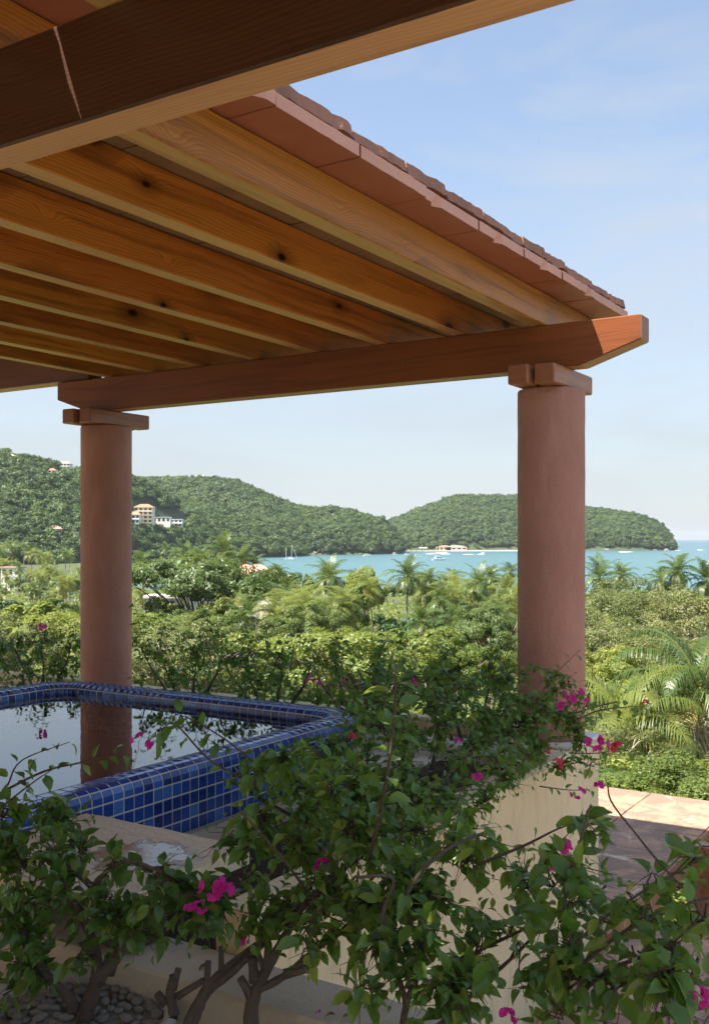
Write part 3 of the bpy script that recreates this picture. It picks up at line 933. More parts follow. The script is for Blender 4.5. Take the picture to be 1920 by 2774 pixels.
# ---- pool ---------------------------------------------------------
PA0, PA1, PB0, PB1 = -3.34, -0.355, 0.95, 3.72
RIM = -1.06; WL = -1.128
RC = 0.36                # outer corner radius
def ring(d, n_side=None):
    """closed path of the rounded rectangle inset by d: list of (a,b, na,nb) at fixed parameters"""
    return d
corners = [(PA1 - RC, PB0 + RC, -90), (PA1 - RC, PB1 - RC, 0), (PA0 + RC, PB1 - RC, 90), (PA0 + RC, PB0 + RC, 180)]
PITCH = 0.062
path = []   # (centre a, b, unit normal, base) with outer point = c + n*RC
def seg(p, q, nrm):
    ln = math.hypot(q[0]-p[0], q[1]-p[1]); n = max(1, round(ln / PITCH))
    for i in range(n):
        t = i / n
        path.append((p[0] + (q[0]-p[0])*t, p[1] + (q[1]-p[1])*t, nrm[0], nrm[1]))
def arc(c, a0):
    n = round(RC * math.pi / 2 / PITCH)
    for i in range(n):
        an = R(a0 + 90 * i / n)
        path.append((c[0], c[1], math.cos(an), math.sin(an)))
C0, C1_, C2_, C3_ = corners
seg((C3_[0], C3_[1]), (C0[0], C0[1]), (0, -1)); arc(C0, -90)
seg((C0[0], C0[1]), (C1_[0], C1_[1]), (1, 0)); arc(C1_, 0)
seg((C1_[0], C1_[1]), (C2_[0], C2_[1]), (0, 1)); arc(C2_, 90)
seg((C2_[0], C2_[1]), (C3_[0], C3_[1]), (-1, 0)); arc(C3_, 180)
NP = len(path)
# rim profile: (inset d, z) sampled finely then by tile rows
prof = []
zb = RIM - 0.32
rn = 0.055
z = zb
prof.append((0.0, zb)); prof.append((0.0, RIM - rn))
for i in range(1, 9):
    an = R(90 * i / 8); prof.append((rn - rn * math.cos(an), RIM - rn + rn * math.sin(an)))
wt = 0.19
prof.append((wt - rn, RIM + 0.0))
for i in range(1, 9):
    an = R(90 * i / 8); prof.append((wt - rn + rn * math.sin(an), RIM - rn + rn * math.cos(an)))
prof.append((wt, RIM - 0.34))
ps = np.array(prof); sl_ = np.concatenate([[0], np.cumsum(np.hypot(*np.diff(ps, axis=0).T))])
TOT = sl_[-1]
NR = round(TOT / PITCH)
def prof_at(s_):
    return np.interp(s_, sl_, ps[:, 0]), np.interp(s_, sl_, ps[:, 1])
def prof_n(s_):
    d0, z0 = prof_at(max(0, s_ - 0.004)); d1, z1 = prof_at(min(TOT, s_ + 0.004))
    dx, dz = d1 - d0, z1 - z0; l = math.hypot(dx, dz) or 1
    return (-dz / l, dx / l)      # outward (in inset coordinate, z)
def surf(i, s_, h=0.0):
    """point on the rim: i fractional path index, s_ profile arclength, h height above it"""
    i0 = int(math.floor(i)) % NP; i1 = (i0 + 1) % NP; t = i - math.floor(i)
    p, q = path[i0], path[i1]
    ca, cb_, na, nb_ = (p[k] + (q[k] - p[k]) * t for k in range(4))
    l = math.hypot(na, nb_); na /= l; nb_ /= l
    d, z_ = prof_at(s_); nd, nz_ = prof_n(s_)
    d += nd * h; z_ += nz_ * h
    return (ca + na * (RC - d), cb_ + nb_ * (RC - d), z_)
pool = empty('pool', W((PA0+PA1)/2, (PB0+PB1)/2, -2.0), TH)
tag(pool, 'raised plunge pool with a rounded rim of cobalt blue tiles', 'pool')
pc = Vector(((PA0+PA1)/2, (PB0+PB1)/2, -2.0))
ss = list(np.linspace(0, TOT, 60))
V = []; Fc = []
for i in range(NP):
    for s_ in ss: V.append(Vector(surf(i, s_, -0.003)) - pc)
ns = len(ss)
for i in range(NP):
    j = (i + 1) % NP
    for k in range(ns - 1): Fc.append((i*ns+k, j*ns+k, j*ns+k+1, i*ns+k+1))
link('grout', mesh_py('grout', V, Fc, True), M['grout'], pool)
tiles = []
Ainv = lambda a, b, z: W(a, b, z)
for i in range(NP):
    for k in range(NR):
        s0, s1 = TOT * k / NR, TOT * (k + 1) / NR
        gi_, gs_ = 0.068, 0.0042
        h = random.uniform(-0.0006, 0.0009)
        ia, ib = i + gi_, i + 1 - gi_
        jit = random.uniform(-0.02, 0.02)
        sm = (s0 + s1) / 2
        pts = []
        for s_ in (s0 + gs_, sm, s1 - gs_):
            for q in (ia + jit, ib + jit):
                pts.append(surf(q % NP, s_, h))
        low = [surf(q % NP, s_, -0.0042) for s_ in (s0 + gs_, sm, s1 - gs_) for q in (ia + jit, ib + jit)]
        tiles.append((pts, low))
tf = [(0, 1, 3, 2), (2, 3, 5, 4), (0, 6, 7, 1), (1, 7, 9, 3), (3, 9, 11, 5), (5, 11, 10, 4), (4, 10, 8, 2), (2, 8, 6, 0)]
score = []
for n_, (pts, low) in enumerate(tiles):
    a, b, z_ = np.mean(pts, axis=0)
    p = W(a, b, z_)
    e1 = Vector(pts[1]) - Vector(pts[0]); e2 = Vector(pts[4]) - Vector(pts[0])
    nrm = e1.cross(e2); nw = Vector((AX[0]*nrm.x + BX[0]*nrm.y, AX[1]*nrm.x + BX[1]*nrm.y, nrm.z))
    uu = p.x / p.y * F + U0; vv_ = V0 - p.z / p.y * F
    vis = max(0, -nw.dot(p) / p.length ** 3)
    vis2 = max(0, nw.dot(p) / p.length ** 3)
    score.append((max(vis, 0) if (0 < uu < 1000 and z_ > WL - 0.03) or (0 < uu < 1000 and b < PB0 + 0.1) else 0, n_, vis2))
if sum(x[0] for x in score) < sum(x[2] for x in score) * 0.2:
    tf = [q[::-1] for q in tf]
sel = set(n_ for sc_, n_, _ in sorted(score, reverse=True)[:300])
VV = []; FFc = []; AA = []
for n_, (pts, low) in enumerate(tiles):
    vv = [Vector(p) - pc for p in pts] + [Vector(p) - pc for p in low]
    if n_ in sel:
        c0 = sum(vv[:6], Vector()) / 6
        me = mesh_py('tile', [q - c0 for q in vv], tf)
        o = link('tile', me, M['tile'], pool, c0)
    else:
        o0 = len(VV); VV += [tuple(q) for q in vv]; FFc += [tuple(i + o0 for i in q) for q in tf]; AA += [random.random()] * len(tf)
me = mesh_np('rim_tiles', np.array(VV), np.array(FFc), attr=AA)
o = link('rim_tiles', me, M['tile'], pool); o['kind'] = 'stuff'
# lining below the water
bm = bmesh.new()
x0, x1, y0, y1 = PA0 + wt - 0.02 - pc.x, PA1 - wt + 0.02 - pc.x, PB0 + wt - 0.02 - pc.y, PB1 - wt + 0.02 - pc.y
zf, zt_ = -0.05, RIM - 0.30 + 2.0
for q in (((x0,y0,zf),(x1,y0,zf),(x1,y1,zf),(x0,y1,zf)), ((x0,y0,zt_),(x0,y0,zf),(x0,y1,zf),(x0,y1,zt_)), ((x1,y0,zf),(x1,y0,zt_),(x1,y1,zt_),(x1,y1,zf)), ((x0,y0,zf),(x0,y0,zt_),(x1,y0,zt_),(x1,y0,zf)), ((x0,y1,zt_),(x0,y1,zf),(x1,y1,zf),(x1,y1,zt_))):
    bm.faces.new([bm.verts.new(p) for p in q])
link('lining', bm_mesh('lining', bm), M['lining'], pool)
bm = box_bm(PA0 + 0.006 - pc.x, PA1 - 0.006 - pc.x, PB0 + 0.006 - pc.y, PB1 - 0.006 - pc.y, RIM - 0.9 + 2.0, RIM - 0.321 + 2.0)
link('outer_wall', bm_mesh('outer_wall', box_bm(PA0 + 0.006 - pc.x, PA1 - 0.006 - pc.x, PB0 + 0.006 - pc.y, PB0 + 0.1 - pc.y, RIM - 0.9 + 2.0, RIM - 0.321 + 2.0)), M['ledge'], pool)
bm.free()
# water surface
nw_ = 40
wv = []; 
for i in range(NP):
    wv.append(surf(i, float(np.interp(0.0, [0, 1], [0, 1])) + TOT - (WL - (RIM - 0.34)), -0.02))
me = mesh_py('pool_water', [Vector(p) - Vector((pc.x, pc.y, WL)) for p in [(q[0], q[1], WL) for q in wv]], [tuple(range(NP))])
if me.polygons[0].normal.z < 0: me.flip_normals()
pw = link('pool_water', me, M['water'], None, W(pc.x, pc.y, WL), TH)
tag(pw, 'still pool water mirroring the sky and one column', 'water', kind='structure')

# ---- lower terracotta roof terraces -------------------------------
def tile_deck(name, label, a0, a1, b0, b1, z, pitch_a, pitch_b, grp=None, thick=0.16):
    root = empty(name, W(a0, b0, z), TH)
    tag(root, label, 'roof deck')
    link('deck_slab', box_mesh('deck_slab', 0, a1 - a0, 0, b1 - b0, -thick, -0.018, 0.004), M['grout_floor'], root)
    link('edge_board', box_mesh('edge_board', 0.002, a1 - a0, -0.022, -0.003, -thick - 0.05, -0.006, 0.003), M['panel_red'], root)
    na = round((a1 - a0) / pitch_a); nb_ = round((b1 - b0) / pitch_b)
    pa, pb = (a1 - a0) / na, (b1 - b0) / nb_
    for i in range(na):
        for j in range(nb_):
            g = 0.006
            cx, cy = pa * (i + 0.5), pb * (j + 0.5)
            dx, dy = pa / 2 - g, pb / 2 - g
            V = []
            zz = random.uniform(-0.004, 0.002)
            tl = (random.uniform(-0.004, 0.004), random.uniform(-0.004, 0.004))
            for hz, ins in ((-0.025, 0), (zz - 0.004, 0), (zz, 0.005)):
                for sx, sy in ((-1, -1), (1, -1), (1, 1), (-1, 1)):
                    V.append((sx * (dx - ins), sy * (dy - ins), hz + (tl[0] * sx + tl[1] * sy if hz > -0.02 else 0)))
            Fc = [(3, 2, 1, 0), (8, 9, 10, 11)] + [(k, (k+1) % 4, 4 + (k+1) % 4, 4 + k) for k in range(4)] + [(4+k, 4+(k+1) % 4, 8+(k+1) % 4, 8+k) for k in range(4)]
            link('paver', mesh_py('paver', V, Fc), M['terracotta'], root, (cx, cy, 0))
    return root
DZ = -2.45
tile_deck('tiled_roof', 'terracotta tiled roof below, half in sun and half in shade', 0.45, 4.09, -0.21, 3.5, DZ, 0.62, 0.70)
tile_deck('tiled_roof', 'nearer terracotta tiled roof below, shaded behind the leaves, sunlit unseen end added for bounce', -3.0, 0.685, -9.0, -0.29, DZ, 0.62, 0.70)  # lengthened to the right, out of view, to bounce sunlight upward
# timbers in the gap between them
for x0, x1, y0, y1, z0, z1, lab in ((1.9, 2.05, -3.0, -0.36, DZ - 0.02, DZ + 0.20, 'orange-brown timber crossing the opening between the tiled roofs'),
                                     (2.25, 2.4, -3.0, -0.36, DZ - 0.3, DZ - 0.1, 'lower pinkish timber crossing behind the opening of the tiled roofs')):
    o = timber('gap_beam', x0, x1, y0, y1, z0, z1, (M['pad'],)); tag(o, lab, 'beam')
# posts carrying the tiled roofs
for a, b in ((3.9, -0.05), (3.9, 3.2), (0.55, -3.0), (0.55, -8.8)):
    v, f = lathe([(0.13, 0), (0.13, 6.3)], 24)
    o = link('post', mesh_py('post', v, f, True), M['column'], None, W(a, b, -8.9), TH)
    tag(o, 'plastered post under the lower tiled roof', 'post', 'posts of the lower roofs')

# sandy path and lawn patches seen through the opening and beyond
def blob_sheet(name, label, c, rx, ry, m, seed, dz=0.05):
    n = 28
    V = [(c[0], c[1], gz(c[0], c[1]) + dz + 0.35)]
    for i in range(n):
        an = 2 * math.pi * i / n
        k = 1 + 0.25 * noise.noise(Vector((math.cos(an) * 1.5, math.sin(an) * 1.5, seed)))
        x, y = c[0] + math.cos(an) * rx * k, c[1] + math.sin(an) * ry * k
        V.append((x, y, gz(x, y) + dz + 0.3))
    o = link(name, mesh_py(name, V, [(0, 1 + i, 1 + (i + 1) % n) for i in range(n)], True), m)
    tag(o, label, 'path', kind='structure'); return o
blob_sheet('path', 'pale sunlit path in the garden below', (6.2, 17.5), 2.4, 4.5, M['sand'], 1)
blob_sheet('path', 'pale path among the shrubs beyond the tiled roof', (13.5, 38), 4.0, 1.2, M['sand'], 2)

# pot of pebbles at lower left
pot = empty('stone_pot', PX(170, 2774, 2.95) * 1.0)
pot.location = Vector((PX(170, 2740, 2.98).x, 2.98, -1.66))
tag(pot, 'low stone bowl holding the leftmost bush and pale pebbles', 'pot')
v, f = lathe([(0.20, 0), (0.30, 0.10), (0.335, 0.235), (0.335, 0.262), (0.315, 0.268), (0.30, 0.25), (0.29, 0.20), (0.02, 0.195)], 40, True)
link('bowl', mesh_py('bowl', v, f, True), M['pot'], pot)
bmp = bmesh.new(); bmesh.ops.create_icosphere(bmp, subdivisions=1, radius=1.0)
pebs = []
for k in range(3):
    b2 = bmp.copy()
    for vv in b2.verts: vv.co *= 1 + 0.12 * noise.noise(vv.co * 1.4 + Vector((k * 7, 0, 0)))
    pebs.append(bm_mesh('pebble', b2, True)); pebs[-1].materials.append(M['pebble'])
bmp.free()
cnt = 0; placed = []
for _ in range(900):
    an = random.uniform(0, 6.28); rr = 0.275 * math.sqrt(random.random())
    p = (rr * math.cos(an), rr * math.sin(an)); sz = random.uniform(0.013, 0.023)
    if any(math.hypot(p[0]-q[0], p[1]-q[1]) < (sz + q[2]) * 0.82 for q in placed): continue
    placed.append((p[0], p[1], sz))
    o = link('pebble', pebs[len(placed) % 3], None, None, (pot.location.x + p[0], pot.location.y + p[1], -1.66 + 0.205 + sz * 0.5 + random.uniform(0, 0.012)))
    o.scale = (sz * random.uniform(1.0, 1.5), sz, sz * random.uniform(0.6, 0.85)); o.rotation_euler = (random.uniform(-.3, .3), random.uniform(-.3, .3), random.uniform(0, 6.28))
    tag(o, 'smooth pale pebble in the stone bowl', 'pebble', 'pebbles in the stone bowl')
# ================================================================== TREES AND PALMS
def frond_cards(length, nleaf, ll, lw, droop, el, az, g, start=0.12, vee=0.5, hang=0.6, age=None):
    """one pinnate frond: rachis curve and leaflets as narrow bent strips"""
    V = []; Q = []; A = []
    d0 = np.array([math.cos(az) * math.cos(el), math.sin(az) * math.cos(el), math.sin(el)])
    side = np.array([-math.sin(az), math.cos(az), 0.0])
    n = 14
    pts = [np.zeros(3)]; e = el
    for i in range(n):
        e -= droop / n * (0.35 + 1.3 * i / n)
        d = np.array([math.cos(az) * math.cos(e), math.sin(az) * math.cos(e), math.sin(e)])
        pts.append(pts[-1] + d * length / n)
    pts = np.array(pts)
    val = age if age is not None else g.uniform(0, 0.7)
    def at(t):
        x = t * n; i = min(int(x), n - 1); return pts[i] + (pts[i+1] - pts[i]) * (x - i), pts[i+1] - pts[i]
    # rachis strip (two crossed ribbons)
    w = 0.035 * length / 3.5
    for k in range(n):
        for sd in (side, np.array([0, 0, 1.0])):
            w0, w1 = w * (1 - k / n), w * (1 - (k + 1) / n) + 0.003
            o = len(V); V += [pts[k] - sd * w0, pts[k] + sd * w0, pts[k+1] + sd * w1, pts[k+1] - sd * w1]
            Q.append((o, o+1, o+2, o+3)); A.append(0.93)
    for k in range(nleaf):
        t = start + (1 - start) * (k + 0.5) / nleaf
        p, tang = at(t); tang = tang / np.linalg.norm(tang)
        up = np.cross(side, tang) * -1
        if up[2] < 0: up = -up
        lk = ll * (math.sin(math.pi * min(1, 0.18 + 0.80 * t)) ** 0.7) * g.uniform(0.85, 1.1)
        for sg in (-1, 1):
            dr = side * sg * g.uniform(0.75, 1.0) + tang * g.uniform(0.45, 0.75) + up * vee * g.uniform(0.0, 0.6)
            dr /= np.linalg.norm(dr)
            dr2 = dr + np.array([0, 0, -hang * g.uniform(0.7, 1.5)]); dr2 /= np.linalg.norm(dr2)
            wv_ = np.cross(dr, up); wv_ = wv_ / (np.linalg.norm(wv_) + 1e-9) * lw
            m_ = p + dr * lk * 0.5; e_ = m_ + dr2 * lk * 0.55
            o = len(V)
            V += [p - wv_ * 0.5, p + wv_ * 0.5, m_ + wv_, m_ - wv_ * 0.9, e_ + wv_ * 0.2, e_ - wv_ * 0.2]
            Q += [(o, o+1, o+2, o+3), (o+3, o+2, o+4, o+5)]
            vv = min(1.0, val + g.uniform(0, 0.22))
            A += [vv, vv]
    return V, Q, A

def palm_crown(seed, nfr, length, nleaf, ll, lw):
    g = np.random.default_rng(seed)
    V = []; Q = []; A = []
    for i in range(nfr):
        t = i / nfr
        el = R(82 - 125 * t + g.uniform(-9, 9))
        az = i * 2.399 + g.uniform(-0.2, 0.2)
        L_ = length * (0.75 + 0.25 * math.sin(math.pi * min(1, t + 0.25))) * g.uniform(0.9, 1.08)
        v, q, a = frond_cards(L_, nleaf, ll, lw, R(75 + 35 * t + g.uniform(-10, 15)), el, az, g, hang=0.5 + 0.9 * t, age=(g.uniform(0, 0.35) if t < 0.55 else (g.uniform(0.3, 0.62) if t < 0.8 else g.uniform(0.6, 0.92))))
        o = len(V); V += v; Q += [tuple(x + o for x in f) for f in q]; A += a
    return V, Q, A

def palm_trunk(h, r, lean, seed):
    g = random.Random(seed)
    pts = []; rad = []
    n = 16
    for i in range(n + 1):
        t = i / n
        pts.append(Vector((lean * (t ** 1.8), 0.3 * lean * t * (1 - t), h * t)))
        rad.append(r * (1.45 - 0.55 * min(1, t * 4)) * (1 - 0.25 * t) * (1 + 0.05 * (i % 2)))
    return tube(pts, rad, 9), pts[-1]

palm_lib = []
for k, (h, ln, nf, lean, ym) in enumerate(((8.6, 3.3, 26, 0.5, 0), (9.4, 3.0, 24, -0.6, 0), (7.2, 3.4, 24, 0.3, 1), (10.4, 3.1, 22, 1.0, 0), (6.2, 3.0, 22, -0.3, 1))):
    (tv, tf_), top = palm_trunk(h, 0.14, lean, k)
    tm = mesh_py('palm_trunk', tv, tf_, True); tm.materials.append(M['palmtrunk'])
    V, Q, A = palm_crown(40 + k, nf, ln, 26, 0.75, 0.042)
    V = np.array(V) + np.array(top)
    cm = mesh_np('palm_crown', V, np.array(Q), attr=A); cm.materials.append(M['frond_y'] if ym else M['frond'])
    cv = []; cf = []
    for j in range(9):
        an = j * 0.7; bmc = lathe([(0.01, -0.13), (0.09, -0.09), (0.125, 0), (0.08, 0.1), (0.01, 0.14)], 6)
        p = top + Vector((0.28 * math.cos(an), 0.28 * math.sin(an), -0.25 - 0.12 * (j % 3)))
        add_vf(cv, cf, [Vector(q) + p for q in bmc[0]], bmc[1])
    nm = mesh_py('coconuts', cv, cf, True); nm.materials.append(M['coconut'])
    palm_lib.append((tm, cm, nm, h, top))

def palm(k, loc, s_, rz, label, group=None, nuts=True, name='coconut_palm'):
    tm, cm, nm, h, top = palm_lib[k]
    root = empty(name, loc, rz); root.scale = (s_, s_, s_)
    tag(root, label, 'palm', group)
    link('trunk', tm, None, root); link('crown', cm, None, root)
    if nuts: link('coconuts', nm, None, root)
    return root

def palm_at(u, v, y, k, rz, label, group=None, width=None):
    """crown centre seen at (u,v) from the terrace, at distance y, standing on the ground"""
    c = PX(u, v, y)
    z0 = gz(c.x, c.y) - 0.3
    tm, cm, nm, h, top = palm_lib[k]
    s_ = (c.z - z0) / h
    s_c = min(1.45, max(0.55, s_))
    off = Matrix.Rotation(rz, 3, 'Z') @ Vector((top.x, top.y, 0)) * s_c
    r = palm(k, (c.x - off.x, c.y - off.y, c.z - h * s_c), s_c, rz, label, group, y < 220)
    return r

S = 1.203
used_labels = {}
ORD = ['', 'second', 'third', 'fourth', 'fifth', 'sixth', 'seventh', 'eighth', 'ninth', 'tenth', 'eleventh', 'twelfth']
def nth(lab):
    n = used_labels.get(lab, 0); used_labels[lab] = n + 1
    return lab if n == 0 else lab + ', %s one back' % ORD[min(n, 11)]
def sp(x, y): return x * S, y * S
PALMS = [  # shown-picture coordinates of the crown, distance, kind
    (318, 1272, 165, 1, 'tall coconut palm just right of the far column, over the round tree'),
    (425, 1262, 190, 0, 'small coconut palm poking out behind the spreading dark tree, leftmost'),
    (460, 1258, 200, 3, 'coconut palm poking out behind the top of the spreading tree'),
    (503, 1243, 170, 0, 'coconut palm silhouetted against the bay above the spreading tree'),
    (545, 1262, 165, 1, 'coconut palm with drooping fronds at right shoulder of spreading tree'),
    (572, 1272, 168, 3, 'thin coconut palm against the water right of the spreading tree'),
    (626, 1292, 190, 1, 'lone small coconut palm standing against the turquoise bay'),
    (600, 1310, 185, 4, 'yellowed coconut palm low against the bay'),
    (742, 1300, 135, 0, 'large coconut palm with yellow-tipped fronds left of centre'),
    (735, 1283, 185, 3, 'coconut palm rising behind the large yellow-tipped palm'),
    (643, 1352, 105, 0, 'drooping grey-green palm low between leafy trees'),
    (692, 1370, 95, 2, 'pale yellow palm with hanging old fronds'),
    (828, 1328, 130, 2, 'broad coconut palm below the moored boats'),
    (800, 1305, 175, 1, 'small coconut palm behind the broad palm'),
    (917, 1300, 135, 0, 'tall coconut palm with bare trunk showing, centre of the view'),
    (965, 1305, 165, 1, 'coconut palm just right of the bare-trunked palm'),
    (948, 1320, 170, 4, 'yellowish palm tucked behind the bare-trunked palm'),
    (1018, 1300, 175, 3, 'small dark coconut palm before the bay, left of the nearer column'),
    (1022, 1345, 120, 2, 'pale coconut palm with one long hanging frond'),
    (1078, 1315, 130, 0, 'tall green coconut palm with slender grey trunk near the column'),
    (1105, 1298, 170, 1, 'coconut palm behind the slender-trunked palm'),
    (1148, 1290, 165, 3, 'dark coconut palm beside the left edge of the nearer column'),
    (1140, 1330, 150, 4, 'yellow palm low beside the nearer column'),
    (1350, 1305, 120, 0, 'bushy coconut palm just right of the nearer column'),
    (1398, 1298, 150, 1, 'small coconut palm peeping over the olive trees'),
    (1487, 1305, 130, 3, 'short coconut palm before the open sea'),
    (1525, 1288, 125, 1, 'coconut palm with open crown on the skyline of the olive trees'),
    (1590, 1310, 125, 0, 'palm crown cut by the right edge above the olive trees'),
]
for i, (x, y, d, k, lab) in enumerate(PALMS):
    u, v = sp(x, y)
    palm_at(u, v, d, k, i * 1.7, lab, 'coconut palms of the valley')
g5 = random.Random(5)
gd = sorted(g5.uniform(190, 460) for i in range(95))
for i in range(95):
    x = g5.uniform(-15, 185) if i % 5 else g5.uniform(300, 420)
    d = gd[i]
    y = 1330 - (d - 190) / 270 * 85 + g5.uniform(-18, 22)
    u, v = sp(x, y)
    kk = g5.choice([0, 1, 2, 2, 3, 4])
    palm_at(u, v, d, kk, g5.uniform(0, 6.28), nth(('yellowish' if kk in (2, 4) else 'green') + ' distant grove palm, ' + ('front row' if d < 260 else ('middle row' if d < 350 else 'back row')) + ', ' + ('at the left edge' if x < 40 else ('left of the far column' if x < 130 else ('against the far column' if x < 200 else 'right of the far column')))), 'palms of the distant grove')

gp = random.Random(77)
gd = sorted(gp.uniform(84, 185) for i in range(34))
for i in range(34):
    x = gp.uniform(330, 1165); d = gd[i]
    y = 1296 + (185 - d) / 100 * 85 + gp.uniform(-6, 26)
    u, v = sp(x, y)
    where = 'by the spreading tree' if x < 560 else ('below the sailboat' if x < 720 else ('below the little headland' if x < 880 else ('below the motor boats' if x < 1010 else 'left of the nearer column')))
    kk = gp.choice([0, 1, 3, 2, 0, 4])
    palm_at(u, v, d, kk, gp.uniform(0, 6.28), nth(('yellowish' if kk in (2, 4) else 'green') + ' valley palm, ' + ('front row' if d < 120 else ('middle row' if d < 150 else 'back row')) + ', ' + where), 'coconut palms of the valley')
# two near palms with their own fronds
def near_palm(u, v, y, label, lean, length, nfr, seed, ym, zoff=0.0):
    c = PX(u, v, y); z0 = gz(c.x, c.y) - 0.3
    root = empty('coconut_palm', (c.x, c.y, z0)); tag(root, label, 'palm', 'coconut palms near the tiled roof')
    h = c.z - z0
    (tv, tf_), top = palm_trunk(h, 0.17, lean, seed)
    tv = [p - Vector((top.x, top.y, 0)) for p in tv]
    link('trunk', mesh_py('trunk', tv, tf_, True), M['palmtrunk'], root)
    g = np.random.default_rng(seed)
    for i in range(nfr):
        t = i / nfr
        el = R(84 - 96 * t + g.uniform(-8, 8)); az = i * 2.399 + g.uniform(-0.2, 0.2)
        V, Q, A = frond_cards(length * g.uniform(0.85, 1.08), 52, 1.05, 0.028, R(112 + 34 * t + g.uniform(-10, 15)), el, az, g, 0.10, 0.3, 2.4, age=(g.uniform(0, 0.4) if t < 0.5 else (g.uniform(0.2, 0.6) if t < 0.8 else g.uniform(0.55, 0.9))))
        link('frond', mesh_np('frond', np.array(V), np.array(Q), attr=A), M['frond_y'] if ym else M['frond'], root, (0, 0, h))
    for j in range(11):
        an = j * 0.9
        o = link('coconut', palm_lib_nut, None, root, (0.3 * math.cos(an), 0.3 * math.sin(an), h - 0.3 - 0.1 * (j % 3)))
v_, f_ = lathe([(0.01, -0.13), (0.09, -0.09), (0.125, 0), (0.08, 0.1), (0.01, 0.14)], 8)
palm_lib_nut = mesh_py('coconut', v_, f_, True); palm_lib_nut.materials.append(M['coconut'])
near_palm(1893, 1890, 40, 'big coconut palm with dark trunk at the right edge', 0.4, 4.6, 24, 61, 0)
near_palm(1695, 1985, 38, 'yellow-green coconut palm with orange nuts beyond the tiled roof', 0.3, 4.0, 22, 62, 1)

# broadleaf trees ---------------------------------------------------
def limb_mesh(name, th, r0, targets, seed, m, extra=0):
    g = random.Random(seed)
    V = []; Fc = []
    base = Vector((0, 0, 0)); fork = Vector((g.uniform(-.2, .2), g.uniform(-.2, .2), th))
    add_vf(V, Fc, *tube(spline([base, Vector((g.uniform(-.15, .15), g.uniform(-.15, .15), th * 0.5)), fork], 4), [r0 * (1.3 - 0.06 * i) for i in range(9)], 8, 0.06))
    for k, t in enumerate(targets):
        t = Vector(t)
        mid = fork.lerp(t, 0.5) + Vector((g.uniform(-.3, .3), g.uniform(-.3, .3), g.uniform(-0.1, 0.5)))
        pts = spline([fork - Vector((0, 0, th * g.uniform(0, 0.25))), mid, t], 4)
        rr = r0 * g.uniform(0.35, 0.6)
        add_vf(V, Fc, *tube(pts, [rr * (1 - 0.085 * i) for i in range(len(pts))], 5, 0.08))
        for q in range(extra):
            p = pts[g.randint(3, len(pts) - 2)]
            e = p + Vector((g.uniform(-1, 1), g.uniform(-1, 1), g.uniform(0.1, 1))) * g.uniform(0.5, 1.3)
            add_vf(V, Fc, *tube(spline([p, p.lerp(e, 0.5) + Vector((0, 0, 0.15)), e], 2), [rr * 0.4, rr * 0.33, rr * 0.28, rr * 0.2, rr * 0.1], 4))
    me = mesh_py(name, V, Fc, True); me.materials.append(m)
    return me

tree_lib = []
specs = [  # clumps, leaves, rx, rz, leafsize, trunk h, mats, lower
    (46, 150, 3.2, 2.6, 0.20, 3.0, 'tleafA', 'trunk', -0.3, 0),
    (54, 140, 3.4, 2.2, 0.21, 2.6, 'tleafB', 'trunk', -0.25, 0),
    (60, 120, 3.6, 2.8, 0.17, 3.2, 'tleafC', 'paletrunk', -0.35, 3),
    (44, 150, 3.0, 3.0, 0.22, 3.2, 'tleafD', 'trunk', -0.3, 0),
    (40, 160, 2.8, 2.0, 0.20, 2.2, 'tleafB', 'trunk', -0.3, 0),
    (56, 130, 3.6, 2.2, 0.19, 2.8, 'tleafA', 'trunk', -0.2, 1),
    (58, 110, 3.4, 2.6, 0.16, 3.0, 'tleafC', 'paletrunk', -0.35, 4),
]
specs += [
    (95, 480, 3.4, 2.5, 0.062, 2.8, 'tleafB', 'trunk', -0.3, 1),
    (95, 480, 3.4, 2.7, 0.062, 3.0, 'tleafA', 'trunk', -0.3, 1),
    (105, 380, 3.5, 2.7, 0.060, 3.0, 'tleafC', 'paletrunk', -0.4, 5),
    (90, 480, 3.2, 2.0, 0.064, 2.2, 'tleafB', 'trunk', -0.3, 1),
]
for k, (nc, nl, rx, rz_, ls, th, lm, tm_, lw_, ex) in enumerate(specs):
    V, Q, A, cs = crown_cards(nc, nl, rx, rz_, ls, 200 + k, 0.38, lw_, 0.20 if k < 7 else 0.15, lobes=[6, 5, 7, 6, 5, 7, 6, 6, 7, 7, 5][k])
    V = V + np.array([0, 0, th + rz_ * 0.75])
    cm = mesh_np('leaf_crown', V, Q, attr=A); cm.materials.append(M[lm])
    tg = [c * 0.85 + np.array([0, 0, th + rz_ * 0.75]) for c in cs[::3 if not ex else 2]]
    tm2 = limb_mesh('tree_trunk', th, 0.16, tg, 300 + k, M[tm_], ex)
    tree_lib.append((tm2, cm, th + rz_ * 1.75, rx))

def tree(k, loc, h, rz, label, group, wide=1.0, name='leafy_tree', cat='tree'):
    tm2, cm, hh, rx = tree_lib[k]
    s_ = h / hh
    root = empty(name, loc, rz); root.scale = (s_ * wide * (0.8 + 0.5 * ((rz * 7.3) % 1)), s_ * wide * (0.8 + 0.5 * ((rz * 3.1) % 1)), s_)
    tag(root, label, cat, group)
    link('trunk', tm2, None, root); link('crown', cm, None, root)
    return root

def tree_at(u, vtop, y, k, rz, label, group=None, wide=1.0, name='leafy_tree'):
    if y < 85: k = {1: 7, 4: 10, 0: 8, 5: 8, 2: 9, 6: 9, 3: 8}[k]
    c = PX(u, vtop, y); z0 = gz(c.x, c.y) - 0.2
    return tree(k, (c.x, c.y, z0), max(1.5, c.z - z0), rz, label, group, wide, name)

